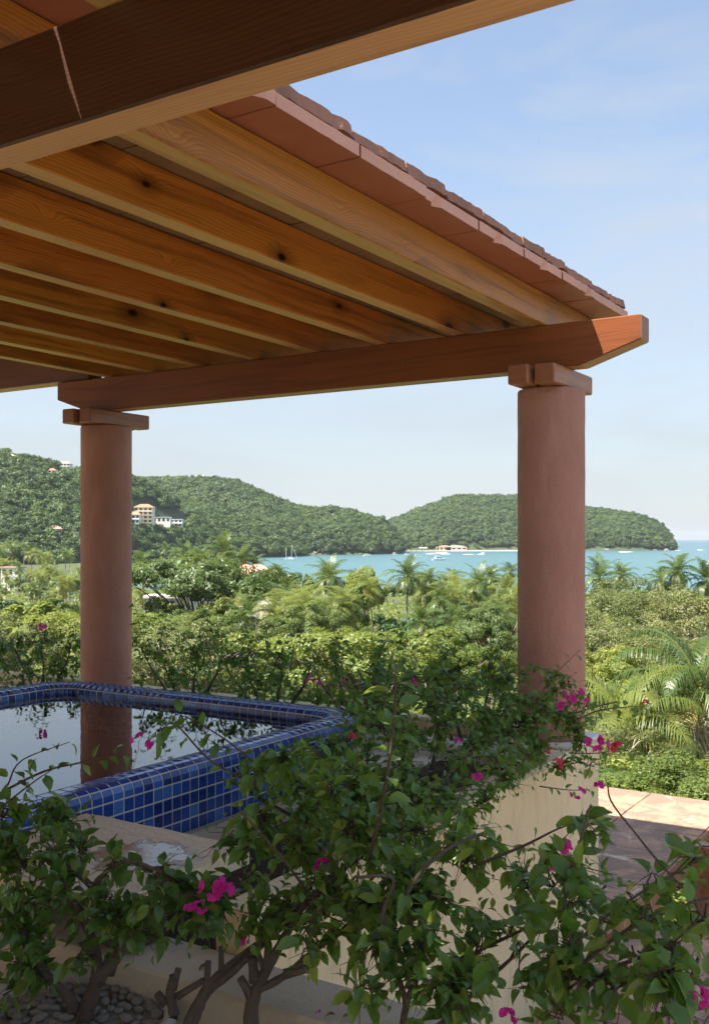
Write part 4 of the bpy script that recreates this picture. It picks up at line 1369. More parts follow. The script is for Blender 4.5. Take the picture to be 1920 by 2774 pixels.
# particular trees
# wide flat-topped tree left of centre
V, Q, A, cs = crown_cards(120, 170, 7.2, 3.0, 0.19, 555, 0.32, -0.2, 0.13, lobes=9)
V = V + np.array([0, 0, 7.2])
root = empty('spreading_tree', (0, 0, 0)); c = PX(545, 1520, 125)
root.location = (c.x, c.y, gz(c.x, c.y) - 0.2); zs = (c.z - root.location.z) / 9.6; root.scale = (zs * 1.0, zs * 1.0, zs)
tag(root, 'wide flat-topped tree with dark forked limbs showing under its crown', 'tree')
cm = mesh_np('leaf_crown', V, Q, attr=A); link('crown', cm, M['tleafA'], root)
link('trunk', limb_mesh('tree_trunk', 2.6, 0.26, [q * np.array([.8, .8, .7]) + np.array([0, 0, 7.0]) for q in cs[::5]], 557, M['darktrunk'], 3), None, root)
spec = [
    (835, 1545, 150, 0, 'loose mid-green tree top between the lone palm and yellow-tipped palm', 0.6), (990, 1532, 150, 1, 'bright green tree top standing against the bay at centre', 0.55),
    (955, 1590, 120, 4, 'rounded yellow-green tree before the bay, below the white motor boats', 0.7),
    (1700, 1566, 78, 2, 'large pale olive tree crown right of the nearer column', 1.35), (1850, 1590, 70, 6, 'large pale olive tree crown at the right edge of the view', 1.4),
    (1640, 1600, 62, 6, 'pale twiggy tree beside the right side of the nearer column', 1.2), (1780, 1690, 56, 2, 'olive tree with pale bare twigs below the skyline crowns', 1.35),
    (1650, 1740, 50, 1, 'yellow-green feathery tree above the yellow palm', 1.2), (1900, 1700, 60, 2, 'pale tree behind the big palm at the right edge', 1.2),
    (425, 1605, 122, 0, 'mid-green tree low beside the far column, before the white house', 0.8), (600, 1618, 118, 1, 'lime-green tree below the right half of the spreading tree', 0.9), (500, 1640, 112, 5, 'mid-green tree under the middle of the spreading tree', 0.9), (430, 1655, 70, 1, 'bright green tree low beside the far column', 1.2), (620, 1660, 64, 0, 'mid-green rounded tree below the spreading tree', 1.2),
    (860, 1630, 80, 0, 'leafy green tree below the large yellow-tipped palm', 1.2), (1000, 1690, 58, 4, 'bright lime-green low tree at the centre of the valley', 1.3),
    (1180, 1690, 62, 1, 'lime-green low tree left of the slender palm trunk', 1.3), (1330, 1640, 75, 3, 'dark green dense tree beside the left of the nearer column', 1.0),
    (1130, 1660, 95, 3, 'deep green tree between the two bare-trunked palms', 1.2), (1240, 1625, 120, 3, 'deep green tree behind the pale hanging palm', 1.0),
    (70, 1640, 90, 4, 'pale bright tree at the left edge below the palm grove', 1.3), (200, 1655, 80, 1, 'bright green tree left of the far column', 1.2),
]
for i, (u, v, y, k, lab, wd_) in enumerate(spec):
    tree_at(u, v, y, k, i * 2.1, lab, 'valley trees', wd_ * 0.85)
# the rest of the wood filling the valley
LM = [(-60, 'beyond the left picture edge'), (60, 'near the left picture edge'), (150, 'midway between left edge and far column'), (280, 'behind the far column'), (400, 'just right of the far column'),
      (545, 'by the spreading tree'), (650, 'right of the spreading tree'), (755, 'by the lone palm'), (895, 'by the large yellow-tipped palm'), (1000, 'by the broad palm'), (1105, 'by the bare-trunked palm'), (1230, 'by the hanging-frond palm'),
      (1300, 'by the slender-trunked palm'), (1390, 'just left of the nearer column'), (1490, 'behind the nearer column'), (1630, 'just right of the nearer column'), (1720, 'by the yellow palm'), (1810, 'left of the big right palm'), (1895, 'by the big palm at right'), (2050, 'past the right picture edge')]
def tree_label(u, yy, kw, hw):
    lm = min(LM, key=lambda q: abs(q[0] - u))[1]
    dep = 'front rank' if yy < 60 else ('second rank' if yy < 100 else ('far back' if yy < 180 else 'farthest back'))
    return nth('%s %s tree, %s, %s' % (hw, kw, dep, lm))
g6 = random.Random(11)
rows = [26, 31, 37, 45, 54, 64, 76, 90, 106, 124, 145, 170, 200, 235, 275, 320, 370, 430]
cnt = 0
for y in rows:
    sp_ = 3.4 + y * 0.022
    half = y * 0.40 + 6
    nx_ = int(2 * half / sp_)
    for i in range(nx_ + 1):
        x = -half + (i + g6.uniform(0.1, 0.9)) * sp_
        yy = y + g6.uniform(-0.09, 0.09) * y
        if yy > coast(x) - 12: continue
        u = U0 + x / yy * F
        if u > 1560: lim = 0.060 if yy > 70 else 0.085 + 0.10 * max(0, (50 - yy) / 30)
        elif u < 400: lim = 0.040 if yy > 220 else (0.054 if yy > 120 else 0.075)
        else: lim = 0.068 if yy > 128 else (0.086 if yy > 70 else 0.106)
        if u > 1600 and yy < 46: lim = 0.245
        if yy > 290 and u > 420: continue
        if yy < 59 and u < 1560: continue
        if u > 1560 and yy < 30: continue
        ztop = -yy * lim * (g6.uniform(1.0, 1.35) if yy > 82 or u > 1560 else g6.choice([g6.uniform(0.70, 1.0), g6.uniform(1.0, 1.5), g6.uniform(1.3, 2.1)]))
        z0 = gz(x, yy) - 0.2
        h = ztop - z0
        if yy > 150: h = max(h, g6.uniform(3.2, 5.0))
        if h < 1.2: h = g6.uniform(1.2, 2.2)
        h = min(h, 10.5)
        if u > 1560: k = g6.choice([2, 6, 2, 1, 0])
        elif yy < 80: k = g6.choice([1, 4, 0, 2, 3, 0])
        else: k = g6.choice([0, 5, 3, 1, 3, 0, 2])
        if yy < 85: k = {1: 7, 4: 10, 0: 8, 5: 8, 2: 9, 6: 9, 3: 8}[k]
        if u < -350 or u > 2300: continue
        if u < 1560 and yy < 100 and g6.random() < 0.28: continue
        if 360 < u < 1560 and 118 < yy < 240 and g6.random() < 0.2: continue
        kw = {0: 'mid-green', 5: 'mid-green', 8: 'mid-green', 1: 'lime-green', 4: 'lime-green', 7: 'lime-green', 10: 'lime-green', 2: 'pale olive', 6: 'pale olive', 9: 'pale olive', 3: 'deep green'}[k]
        hw = 'tall' if h > 7.5 else ('low' if h < 4.5 else 'middling')
        zone = 'pale olive tree filling the slope right of the nearer column' if u > 1560 else ('low bright tree of the wood just beyond the hedge' if yy < 80 else 'leafy tree of the wood between the palms and the bay')
        tree(k, (x, yy, z0), h, g6.uniform(0, 6.28), tree_label(u, yy, kw, hw), zone.replace('tree', 'trees'), g6.uniform(0.75, 1.15) * max(1.0, min(1.5, 4.5 / h)), 'leafy_tree'); cnt += 1
print('trees', cnt)

# low undergrowth on the slope: one uncountable mass
V = []; Q = []; A = []
g7 = np.random.default_rng(9)
for i in range(2600):
    y = 18 + 320 * g7.uniform(0, 1) ** 1.6; x = g7.uniform(-0.45, 0.5) * y
    if y > coast(x) - 14: continue
    if 1 < x < 9 and 11 < y < 23: continue
    s_ = g7.uniform(0.5, 1.3) * (1 + y / 110)
    p = g7.normal(size=(46, 3)) * np.array([s_, s_, s_ * 0.45]) + np.array([x, y, gz(x, y) + 0.4])
    nr_ = g7.normal(size=(46, 3)) * 0.6 + np.array([0, 0, 1.0]); nr_ /= np.linalg.norm(nr_, axis=1)[:, None]
    t = np.cross(nr_, g7.normal(size=(46, 3))); t /= np.linalg.norm(t, axis=1)[:, None]; b = np.cross(nr_, t)
    sz = g7.uniform(0.10, 0.22, 46)[:, None] * (1 + y / 130)
    V.append(np.stack([p - t * sz, p + b * sz * .5, p + t * sz, p - b * sz * .5], 1).reshape(-1, 3)); A.append(g7.uniform(0, 1, 46))
V = np.concatenate(V)
o = link('undergrowth', mesh_np('undergrowth', V, np.arange(len(V)).reshape(-1, 4), attr=np.concatenate(A)), M['tleafB'])
tag(o, 'low green undergrowth covering the slope between the trees', 'undergrowth', kind='stuff')

# feathery shrubs just beyond the tiled roof
for i, (u, v, y) in enumerate(((1700, 2095, 27), (1770, 2128, 24), (1830, 2092, 25), (1900, 2100, 24), (1650, 2085, 30), (1870, 2135, 22), (1940, 2120, 22))):
    tree_at(u, v, y, [5, 1, 4, 1, 3, 4, 5][i], i * 1.3, ['dark rounded shrub behind the tiled roof, below the yellow palm', 'leafy shrub tucked behind the tiled roof edge', 'feathery bright shrub beyond the tiled roof', 'feathery shrub at the right edge beyond the tiled roof', 'dark shrub left of the yellow palm trunk', 'bright shrub overhanging the far tiled edge', 'bright shrub cut by the right picture edge'][i], 'shrubs beyond the tiled roof', 1.6, 'shrub')
# short palm plant seen through the gap of the tiled roofs
V, Q, A = [], [], []
root = empty('palm_plant', (5.3, 13.2, gz(5.3, 13.2) - 0.1)); tag(root, 'young palm glimpsed through the gap between the tiled roofs', 'palm')
gg = np.random.default_rng(3)
for i in range(12):
    V, Q, A = frond_cards(1.9, 26, 0.5, 0.02, R(70), R(70 - 5 * i), i * 2.399, gg)
    link('frond', mesh_np('frond', np.array(V), np.array(Q), attr=A), M['frond_y'], root, (0, 0, 0.3))

# ================================================================== HOUSES ON THE HILLS, BEACH, BOATS
def house(name, label, u, v, y, w, d, h, wall_m, roof_m, floors=1, roof='hip', group=None, wins=3, rz=0.0):
    c = PX(u, v, y)
    root = empty(name, (c.x, c.y, c.z), rz); tag(root, label, 'building', group)
    link('wall', box_mesh('wall', -w/2, w/2, -d/2, d/2, -5, h, 0), wall_m, root)
    fh = h / floors
    for fl in range(floors):
        for k in range(wins):
            ww = w / wins * 0.55
            x = -w/2 + w * (k + 0.5) / wins
            wn = link('window', box_mesh('window', x - ww/2, x + ww/2, -d/2 - 0.06, -d/2 + 0.05, fl * fh + fh * 0.25, fl * fh + fh * 0.82, 0), M['window'], root)
        if floors > 1:
            link('balcony', box_mesh('balcony', -w/2, w/2, -d/2 - 1.3, -d/2 - 0.07, fl * fh - 0.1, fl * fh + 0.12, 0), wall_m, root)
    e = 0.7
    if roof == 'hip':
        rh = min(w, d) * 0.28
        V = [(-w/2-e, -d/2-e, h), (w/2+e, -d/2-e, h), (w/2+e, d/2+e, h), (-w/2-e, d/2+e, h), (-w*0.22, 0, h+rh), (w*0.22, 0, h+rh)]
        link('roof', mesh_py('roof', V, [(0,1,5,4), (1,2,5), (2,3,4,5), (3,0,4), (3,2,1,0)]), roof_m, root)
    else:
        link('roof', box_mesh('roof', -w/2-e*.5, w/2+e*.5, -d/2-e*.5, d/2+e*.5, h + 0.02, h + 0.35, 0), roof_m, root)
    return root
def hd(hf, u, v, tabs):
    """distance at which the sight line (u,v) meets the hill"""
    ds, dr = tabs
    for d in np.arange(ds, dr, 4.0):
        if hf(u, d) > (V0 - v) / F * d: return float(d)
    return dr - 5
t1 = (560, 1000); t2 = (1050, 1440); t3 = (1440, 1790)
HS = [ # u, v(base), w, d, h, wall, roof, floors, roofkind, label, hill
    (176, 1272, 13, 9, 5.5, 'white', 'thatch', 2, 'hip', 'white villa with thatched roof on the skyline, left of the far column', h1, t1),
    (139, 1290, 9, 7, 4.5, 'white', 'redroof', 2, 'hip', 'white house with red roof below the skyline villa', h1, t1),
    (48, 1275, 5, 5, 4.0, 'creamwall', 'redroof', 1, 'flat', 'small pale tower among trees at far left of hillside', h1, t1),
    (28, 1246, 9, 7, 3.0, 'creamwall', 'thatch', 1, 'hip', 'tan-roofed house near the top left of the hillside', h1, t1),
    (146, 1446, 11, 8, 3.5, 'creamwall', 'pinkroof', 1, 'hip', 'low pink-roofed house at the foot of the left hillside', h1, t1),
    (200, 1456, 9, 7, 3.5, 'creamwall', 'thatch', 1, 'flat', 'tan flat house at the hill foot beside the far column', h1, t1),
    (392, 1418, 15, 10, 13.0, 'creamwall', 'redroof', 4, 'hip', 'stepped cream apartment block with red tiled roof on the hillside', h1, t1),
    (366, 1432, 9, 9, 11.0, 'white', 'redroof', 3, 'hip', 'white apartment wing half hidden by the far column', h1, t1),
    (440, 1416, 15, 8, 4.5, 'white', 'white', 1, 'flat', 'white terrace building stepping down beside the apartment block', h1, t1),
    (474, 1428, 14, 7, 6.5, 'white', 'white', 2, 'flat', 'lowest white terrace of the stepped hillside complex', h1, t1),
    (436, 1327, 6, 5, 3.0, 'creamwall', 'redroof', 1, 'hip', 'tiny red-roofed house high above the apartment block', h2, t2),
    (540, 1343, 8, 6, 5.0, 'white', 'white', 2, 'flat', 'small grey-white house below the thatched pavilion', h2, t2),
    (543, 1298, 17, 12, 2.6, 'creamwall', 'thatch', 1, 'hip', 'large thatched pavilion on top of the mid-distance ridge', h2, t2),
    (1043, 1458, 8, 6, 3.5, 'creamwall', 'pinkroof', 1, 'hip', 'red-roofed house above the little headland', h2, t2),
    (1050, 1480, 6, 5, 3, 'creamwall', 'pinkroof', 1, 'hip', 'small red roof low on the little headland', h2, t2),
]
for (u, v, w, d, h, wm, rm, fl, rk, lab, hf, tb) in HS:
    y = hd(hf, u, v, tb)
    house('hillside_house', lab, u, v, y - 9, w, d, h, M[wm], M[rm], fl, rk, 'houses on the wooded hills', 4 if w > 12 else 3)
# thatched pavilion gets a tall roof ; beach restaurants
for i, (u, w, h, rm, lab) in enumerate(((1085, 10, 3.5, 'pinkroof', 'pink-roofed beach hut beside the pier'), (1108, 16, 6.0, 'redroof', 'two-tier red-roofed beach restaurant left of the gap'), (1118, 13, 3.2, 'pinkroof', 'low pink canopy in front of the two-tier restaurant'),
    (1145, 12, 3.2, 'white', 'white-roofed beach stall between the restaurants'), (1172, 18, 4.2, 'pinkroof', 'left end of the long red-roofed beach restaurant row'), (1190, 18, 8.5, 'redroof', 'tallest red gable of the beach restaurant row'), (1200, 22, 4.6, 'redroof', 'wide red canopy at the middle of the beach row'), (1212, 16, 7.6, 'pinkroof', 'upper pink roof behind the beach row'), (1232, 18, 7.2, 'redroof', 'upper red roof near the right end of beach row'), (1235, 30, 4.2, 'pinkroof', 'long low pink roof at the right end of the beach row'))):
    y = 1466 + (i % 3) * 9 + (8 if h > 6 else 0)
    c = PX(u, 1489, y)
    r = house('beach_restaurant', lab, u, 1459 + (18 - 1.2) / y * F, y, w, 9, h, M['creamwall'], M[rm], 1, 'hip', 'red-roofed restaurants on the far beach', 4)
# beach strip below them
V = []; n = 40
for i in range(n + 1):
    u = 1060 + (1500 - 1060) * i / n
    for d in (1440, 1485): V.append(((u - U0) / F * d, d, SEA + (0.15 if d < 1450 else 1.3)))
o = link('beach', mesh_py('beach', V, [(2*i, 2*i+2, 2*i+3, 2*i+1) for i in range(n)]), M['sand']); tag(o, 'pale sand strip of the far beach', 'beach', kind='structure')
# pier
pr = empty('pier', PX(1090, 1459 + 17 / 1330 * F, 1330)); tag(pr, 'short pier with red-roofed shelter off the little headland', 'pier')
link('deck', box_mesh('deck', -18, 26, -3, 3, 0, 0.5, 0), M['rock'], pr)
link('shelter_roof', box_mesh('shelter_roof', -18, 4, -3.5, 3.5, 3.2, 4.6, 0.6), M['pinkroof'], pr)
for k in range(7): link('pile', box_mesh('pile', -17 + k * 7, -16.5 + k * 7, -2, -1.5, -3, 3.15 if k < 4 else 6, 0), M['rock'], pr)

def boat(kind, u, v, length, label, rz=0.0):
    y = -SEA * F / (v - V0)
    c = PX(u, v, y)
    root = empty('sailboat' if kind == 'sail' else 'motor_boat', (c.x, c.y, SEA), rz); tag(root, label, 'boat')
    L_ = length; w = L_ * 0.14; h = L_ * 0.11
    st = [(-0.5, 0.75, 1.0), (-0.3, 1.0, 0.95), (0.0, 1.0, 0.95), (0.25, 0.8, 1.05), (0.42, 0.4, 1.2), (0.5, 0.03, 1.35)]
    V = []; Fc = []
    for t, ww, hh in st:
        V += [(t * L_ * 0.94, -w * ww * 0.55, -0.3), (t * L_, -w * ww, h * hh), (t * L_, w * ww, h * hh), (t * L_ * 0.94, w * ww * 0.55, -0.3)]
    for i in range(len(st) - 1):
        for q in range(4): Fc.append((i*4+q, i*4+(q+1) % 4, (i+1)*4+(q+1) % 4, (i+1)*4+q))
    Fc.append((0, 3, 2, 1)); Fc.append((20, 21, 22, 23))
    link('hull', mesh_py('hull', V, Fc), M['hull'], root)
    if kind == 'sail':
        link('cabin', bm_mesh('cabin', prism_bm([(-0.15*L_, h*.9), (0.2*L_, h*.9), (0.15*L_, h*1.7), (-0.15*L_, h*1.7)], -w*.5, w*.5)), M['hull'], root)
        link('boom_cover', bm_mesh('boom_cover', prism_bm([(-0.34*L_, h*2.1), (0.07*L_, h*2.1), (0.07*L_, h*2.7), (-0.34*L_, h*2.5)], -0.25, 0.25)), M['boatblue'], root)
        for x, hh in ((0.08, 1.12), (-0.32, 0.9)):
            vv, ff = tube([(x * L_, 0, h * .8), (x * L_, 0, L_ * hh)], [0.16, 0.1], 6)
            link('mast', mesh_py('mast', vv, ff), M['hull'], root)
        vv, ff = tube([(0.49 * L_, 0, h * 1.2), (0.08 * L_, 0, L_ * 1.1)], [0.09, 0.09], 4); link('stay', mesh_py('stay', vv, ff), M['hull'], root)
    else:
        link('cabin', bm_mesh('cabin', prism_bm([(-0.3*L_, h*.9), (0.25*L_, h*.9), (0.12*L_, h*2.0), (-0.28*L_, h*2.0)], -w*.75, w*.75)), M['hull'], root)
        link('window', bm_mesh('window', prism_bm([(-0.24*L_, h*1.3), (0.17*L_, h*1.3), (0.11*L_, h*1.75), (-0.24*L_, h*1.75)], -w*.78, w*.78)), M['window'], root)
        link('canopy', box_mesh('canopy', -0.28*L_, 0.05*L_, -w*.7, w*.7, h*2.7, h*2.85, 0), M['hull'], root)
        for x in (-0.26, 0.03): link('canopy_post', box_mesh('canopy_post', x*L_, x*L_+0.15, -w*.65, -w*.6, h*2.0, h*2.69, 0), M['hull'], root)
boat('sail', 787, 1518, 11.5, 'white two-masted sailboat with blue sail cover moored in the bay')
boat('motor', 993, 1507, 8.5, 'white motor boat near the little headland rocks', 0.2)
boat('motor', 1131, 1510, 8.5, 'white motor boat anchored left of the largest one', 0.3)
boat('motor', 1189, 1518, 12.5, 'largest white motor boat with canopy, nearest to the beach row', 0.35)
boat('motor', 1069, 1503, 6, 'small white boat by the pier, leftmost', 0.1)
boat('motor', 1100, 1503, 6, 'small white boat moored under the pier piles', -0.2)
boat('motor', 1921, 1532, 9, 'white boat cut by the right edge of the picture', 0.4)
# surf
gs = random.Random(4)
k = 0
for (u0_, u1_, v0_, v1_, n, lab) in ((1150, 1320, 1497, 1503, 9, 'white breaking surf before the far beach'), (1700, 1900, 1488, 1492, 7, 'white surf at the foot of the headland point'), (1590, 1700, 1494, 1496, 3, 'thin line of foam along the headland shore')):
    V = []; Fc = []
    for i in range(n):
        u = gs.uniform(u0_, u1_); v = gs.uniform(v0_, v1_); y = -SEA * F / (v - V0); c = PX(u, v, y)
        ln = gs.uniform(5, 14); m_ = 10
        o0 = len(V)
        for j in range(m_ + 1):
            t = j / m_; x = c.x + (t - .5) * ln; hgt = 0.5 * math.sin(math.pi * t) ** 0.6 * gs.uniform(0.5, 1); dd = 1.6 * math.sin(math.pi * t) * gs.uniform(0.6, 1)
            V += [(x, c.y - dd, SEA + 0.05), (x, c.y, SEA + 0.05 + hgt), (x, c.y + dd, SEA + 0.05)]
        for j in range(m_):
            for q in range(2): Fc.append((o0+j*3+q, o0+(j+1)*3+q, o0+(j+1)*3+q+1, o0+j*3+q+1))
    o = link('surf', mesh_py('surf', V, Fc, True), M['foam']); tag(o, lab, 'surf', kind='stuff')
# shore rocks
bmr = bmesh.new(); bmesh.ops.create_icosphere(bmr, subdivisions=2, radius=1)
for vv in bmr.verts: vv.co *= 1 + 0.35 * noise.noise(vv.co * 1.3)
rk = bm_mesh('shore_rock', bmr); rk.materials.append(M['rock'])
for i in range(70):
    if i < 40:
        u = gs.uniform(640, 1085); d = interp([(-200, 1050), (500, 1080), (700, 1080), (1000, 1150), (1090, 1200)], u) + gs.uniform(-8, 22)
    else:
        u = gs.uniform(1600, 1835); d = interp([(880, 1440), (1200, 1470), (1500, 1500), (1830, 1560)], u) + gs.uniform(-10, 20)
    p = ((u - U0) / F * d, d, SEA + gs.uniform(-0.5, 0.6))
    o = link('shore_rock', rk, None, None, p); q = gs.uniform(1.5, 4.5); o.scale = (q * 1.5, q, q * gs.uniform(.5, .9)); o.rotation_euler = (0, 0, gs.uniform(0, 6))
    tag(o, 'dark rock at the waterline of the headland shore' if i >= 40 else 'brown rock at the waterline below the mid-distance ridge', 'rock', 'rocks along the headland shore' if i >= 40 else 'rocks below the mid-distance ridge')
# roofs and walls glimpsed between the valley trees
house('valley_house', 'pink-roofed house glimpsed under the spreading tree', 535, 1632, 150, 6, 6, 1.6, M['white'], M['pinkroof'], 1, 'hip')
house('valley_house', 'white house glimpsed right of the far column through the trees', 445, 1655, 135, 4, 4, 1.8, M['white'], M['white'], 1, 'flat')
house('valley_house', 'small pale house between the spreading tree and lone palm', 685, 1628, 150, 6, 5, 4, M['creamwall'], M['pinkroof'], 1, 'hip')
house('valley_house', 'pale-columned house in the palm grove at the left edge', 36, 1560, 330, 6, 5, 2.6, M['white'], M['pinkroof'], 1, 'flat')
# ================================================================== BOUGAINVILLEA
def leaf_mesh(seed):
    g = random.Random(seed)
    xs_ = [0.0, 0.16, 0.40, 0.66, 0.86, 1.0]
    ws_ = [0.02, 0.19, 0.272, 0.205, 0.082, 0.0]
    fold = g.uniform(0.1, 0.85); curl = g.uniform(0.05, 0.95); wav = g.uniform(0, 6); tw = g.uniform(-0.35, 0.35)
    V = []; Fc = []
    for i, (x, w) in enumerate(zip(xs_, ws_)):
        zc = -curl * x * x * 0.6 + 0.08 * x
        for s_ in (-1, 0, 1):
            if i == len(xs_) - 1 and s_ != 0: continue
            y = s_ * w
            z = zc + abs(y) * fold + 0.03 * math.sin(wav + x * 7 + s_) * (1 if s_ else 0) + tw * y * x
            V.append((x * math.cos(curl * x * 0.5), y, z))
    # petiole
    for i in range(4):
        a = i * 3
        Fc += [(a, a+1, a+4, a+3), (a+1, a+2, a+5, a+4)]
    Fc += [(12, 13, 15), (13, 14, 15)]
    return V, Fc
LEAVES = [leaf_mesh(i) for i in range(9)]
def leaf_me(i, m):
    me = mesh_py('leaf', LEAVES[i][0], LEAVES[i][1], True); me.materials.append(m); return me

def bract_mesh(seed):
    """a cluster of papery bracts in threes"""
    g = random.Random(seed); V = []; Fc = []
    for c in range(g.randint(6, 8)):
        ax = Vector((g.uniform(-1, 1), g.uniform(-1, 1), g.uniform(-0.3, 1))).normalized()
        s_ = ax.orthogonal().normalized(); t_ = ax.cross(s_)
        ctr = ax * g.uniform(0.15, 0.62)
        for k in range(3):
            an = k * 2.094 + g.uniform(-.2, .2)
            out_ = (s_ * math.cos(an) + t_ * math.sin(an)); lat = ax.cross(out_)
            rows_ = [(0.0, 0.03), (0.25, 0.26), (0.55, 0.34), (0.85, 0.2), (1.05, 0.0)]
            o = len(V)
            for x, w in rows_:
                p = ctr + (out_ * 0.62 + ax * 0.62) * x * 0.48 + ax * (-0.1 * x * x)
                for sg in (-1, 0, 1):
                    V.append(p + lat * w * sg * 0.62 + ax * (0.10 * abs(sg) * w) + ax * 0.03 * math.sin(9 * x + sg + seed))
            for i in range(4):
                for q in range(2): Fc.append((o+i*3+q, o+i*3+q+1, o+(i+1)*3+q+1, o+(i+1)*3+q))
    return mesh_py('flower', V, Fc, True)
FL = [bract_mesh(i) for i in range(4)]
for m_ in FL: m_.materials.append(M['bract'])
FLR = [m_.copy() for m_ in FL]
for m_ in FLR: m_.materials[0] = M['bract_red']

def frame(d, up):
    x = d.normalized(); y = up.cross(x)
    if y.length < 1e-3: y = Vector((1, 0, 0)).cross(x)
    y.normalize(); z = x.cross(y)
    return Matrix((x, y, z)).transposed()

def bush(name, label, stems, blobs, leaf, seed, flowers=(), nobj=300, m='bleaf', group='bougainvillea bushes', stubs=(), shoots=(), twr=0.0024, spacing=0.026, dens=1.3, lsc=0.88):
    g = random.Random(seed)
    leaf *= lsc
    base = Vector(stems[0][0][0])
    root = empty(name, base); tag(root, label, 'bush', group)
    nodes = []
    for pts, r0, r1 in stems:
        pp = spline([Vector(p) for p in pts], 6)
        n = len(pp)
        wob = 0.012
        pp = [p + Vector((noise.noise(p * 7 + Vector((seed, 0, 0))), noise.noise(p * 7 + Vector((0, seed, 5))), noise.noise(p * 6 + Vector((9, 0, seed))))) * wob * (1 if 0 < i < n - 1 else 0) for i, p in enumerate(pp)]
        rad = [r0 + (r1 - r0) * (i / (n - 1)) ** 0.55 for i in range(n)]
        v, f = tube(pp, rad, 8 if r0 > 0.008 else 6, 0.10)
        link('branch', mesh_py('branch', [p - base for p in v], f, True), M['stem'], root)
        for i in range(n):
            if i > n * 0.25: nodes.append((pp[i], (pp[min(i+1, n-1)] - pp[max(i-1, 0)]).normalized(), rad[i]))
    for p, d, ln, r in stubs:     # pruned stubs
        p = Vector(p); d = Vector(d).normalized()
        v, f = tube([p, p + d * ln * 0.5, p + d * ln], [r * 1.15, r, r * 0.95], 8, 0.08)
        link('pruned_stub', mesh_py('pruned_stub', [q - base for q in v], f, True), M['stem'], root)
    TV = []; TF = []; leaves = []
    def twig(p0, d0, p1, start=0.3, lscale=1.0, r=None, sag=0.12):
        dist = (p1 - p0).length
        ctrl = p0 + (d0 * 0.35 + Vector((0, 0, 0.35))) * dist * 0.7
        n = max(5, int(dist / 0.035)); pts = []
        wv = Vector((g.uniform(-1, 1), g.uniform(-1, 1), g.uniform(-1, 1))) * 0.02
        for i in range(n + 1):
            t = i / n
            q = p0 * (1-t)**2 + ctrl * 2*t*(1-t) + p1 * t*t
            q = q + wv * math.sin(t * 7) + Vector((0, 0, -sag * dist * t**3))
            pts.append(q)
        rr = r or (twr * (0.8 + min(1.2, dist)))
        v, f = tube(pts, [rr * (1.25 - 0.95 * i / n) for i in range(n + 1)], 4)
        add_vf(TV, TF, v, f)
        L_ = dist * (1 - start); k = max(2, int(L_ / spacing)); ph = g.uniform(0, 6.28)
        for i in range(k + 1):
            t = start + (1 - start) * i / k
            x = t * n; j = min(int(x), n - 1)
            p = pts[j].lerp(pts[j+1], x - j); d = (pts[j+1] - pts[j]).normalized()
            s_ = d.orthogonal().normalized(); t_ = d.cross(s_)
            ph += 2.4 + g.uniform(-.4, .4)
            side = s_ * math.cos(ph) + t_ * math.sin(ph)
            ld = (d * g.uniform(0.3, 0.8) + side * 0.9 + Vector((0, 0, g.uniform(-0.45, 0.2)))).normalized()
            up = (Vector((0, 0, 1)) + Vector((g.uniform(-1, 1), g.uniform(-1, 1), g.uniform(-.4, .4))) * 0.6 + Vector((0, -0.25, 0)))
            sz = leaf * lscale * g.uniform(0.5, 1.12) * (1 - 0.45 * max(0, t - 0.8) / 0.2)
            leaves.append((p + ld * sz * 0.18, frame(ld, up), sz, g.randrange(9), g.random()))
        return pts
    for (c, rad, n, *opt) in blobs:
        o = opt[0] if opt else {}
        c = Vector(c)
        for i in range(int(n * dens)):
            while True:
                q = Vector((g.uniform(-1, 1), g.uniform(-1, 1), g.uniform(-1, 1)))
                if q.length < 1: break
            tgt = c + Vector((q.x * rad[0], q.y * rad[1], q.z * rad[2]))
            best = min(nodes, key=lambda nd: (nd[0] - tgt).length * g.uniform(0.8, 1.25) + 0.25 * max(0, nd[0].z - tgt.z))
            p0 = best[0]
            dist = (tgt - p0).length
            if dist < 0.05: continue
            st = o.get('start', max(0.15, min(0.7, 1 - 0.28 / dist)))
            pts = twig(p0, best[1], tgt, st, o.get('ls', 1.0), None, o.get('sag', 0.12))
            if dist > 0.18:
                nn = len(pts)
                for fr in (0.5, 0.75):
                    i_ = int(nn * fr); nodes.append((pts[i_], (pts[min(nn-1, i_+1)] - pts[i_-1]).normalized(), 0.002))
    for (pts, r, ls) in shoots:    # single long leafy shoots drawn by hand
        pp = spline([Vector(p) for p in pts], 5)
        v, f = tube(pp, [r * (1.2 - 0.9 * i / len(pp)) for i in range(len(pp))], 5); add_vf(TV, TF, v, f)
        ln = sum((pp[i+1] - pp[i]).length for i in range(len(pp) - 1)); k = max(3, int(ln / (spacing * 1.25))); ph = 0
        for i in range(1, k + 1):
            x = i / k * (len(pp) - 1); j = min(int(x), len(pp) - 2); p = pp[j].lerp(pp[j+1], x - j); d = (pp[j+1] - pp[j]).normalized()
            s_ = d.orthogonal().normalized(); t_ = d.cross(s_); ph += 2.4
            side = s_ * math.cos(ph) + t_ * math.sin(ph)
            ld = (d * 0.5 + side + Vector((0, 0, -0.25))).normalized()
            sz = leaf * ls * g.uniform(0.75, 1.1) * (1 - 0.5 * max(0, i / k - 0.75))
            leaves.append((p + ld * sz * 0.2, frame(ld, Vector((g.uniform(-.5, .5), g.uniform(-.8, .2), 1))), sz, g.randrange(9), g.random()))
    if TV:
        o = link('twigs', mesh_py('twigs', [p - base for p in TV], TF, True), M['twig'], root); o['kind'] = 'stuff'
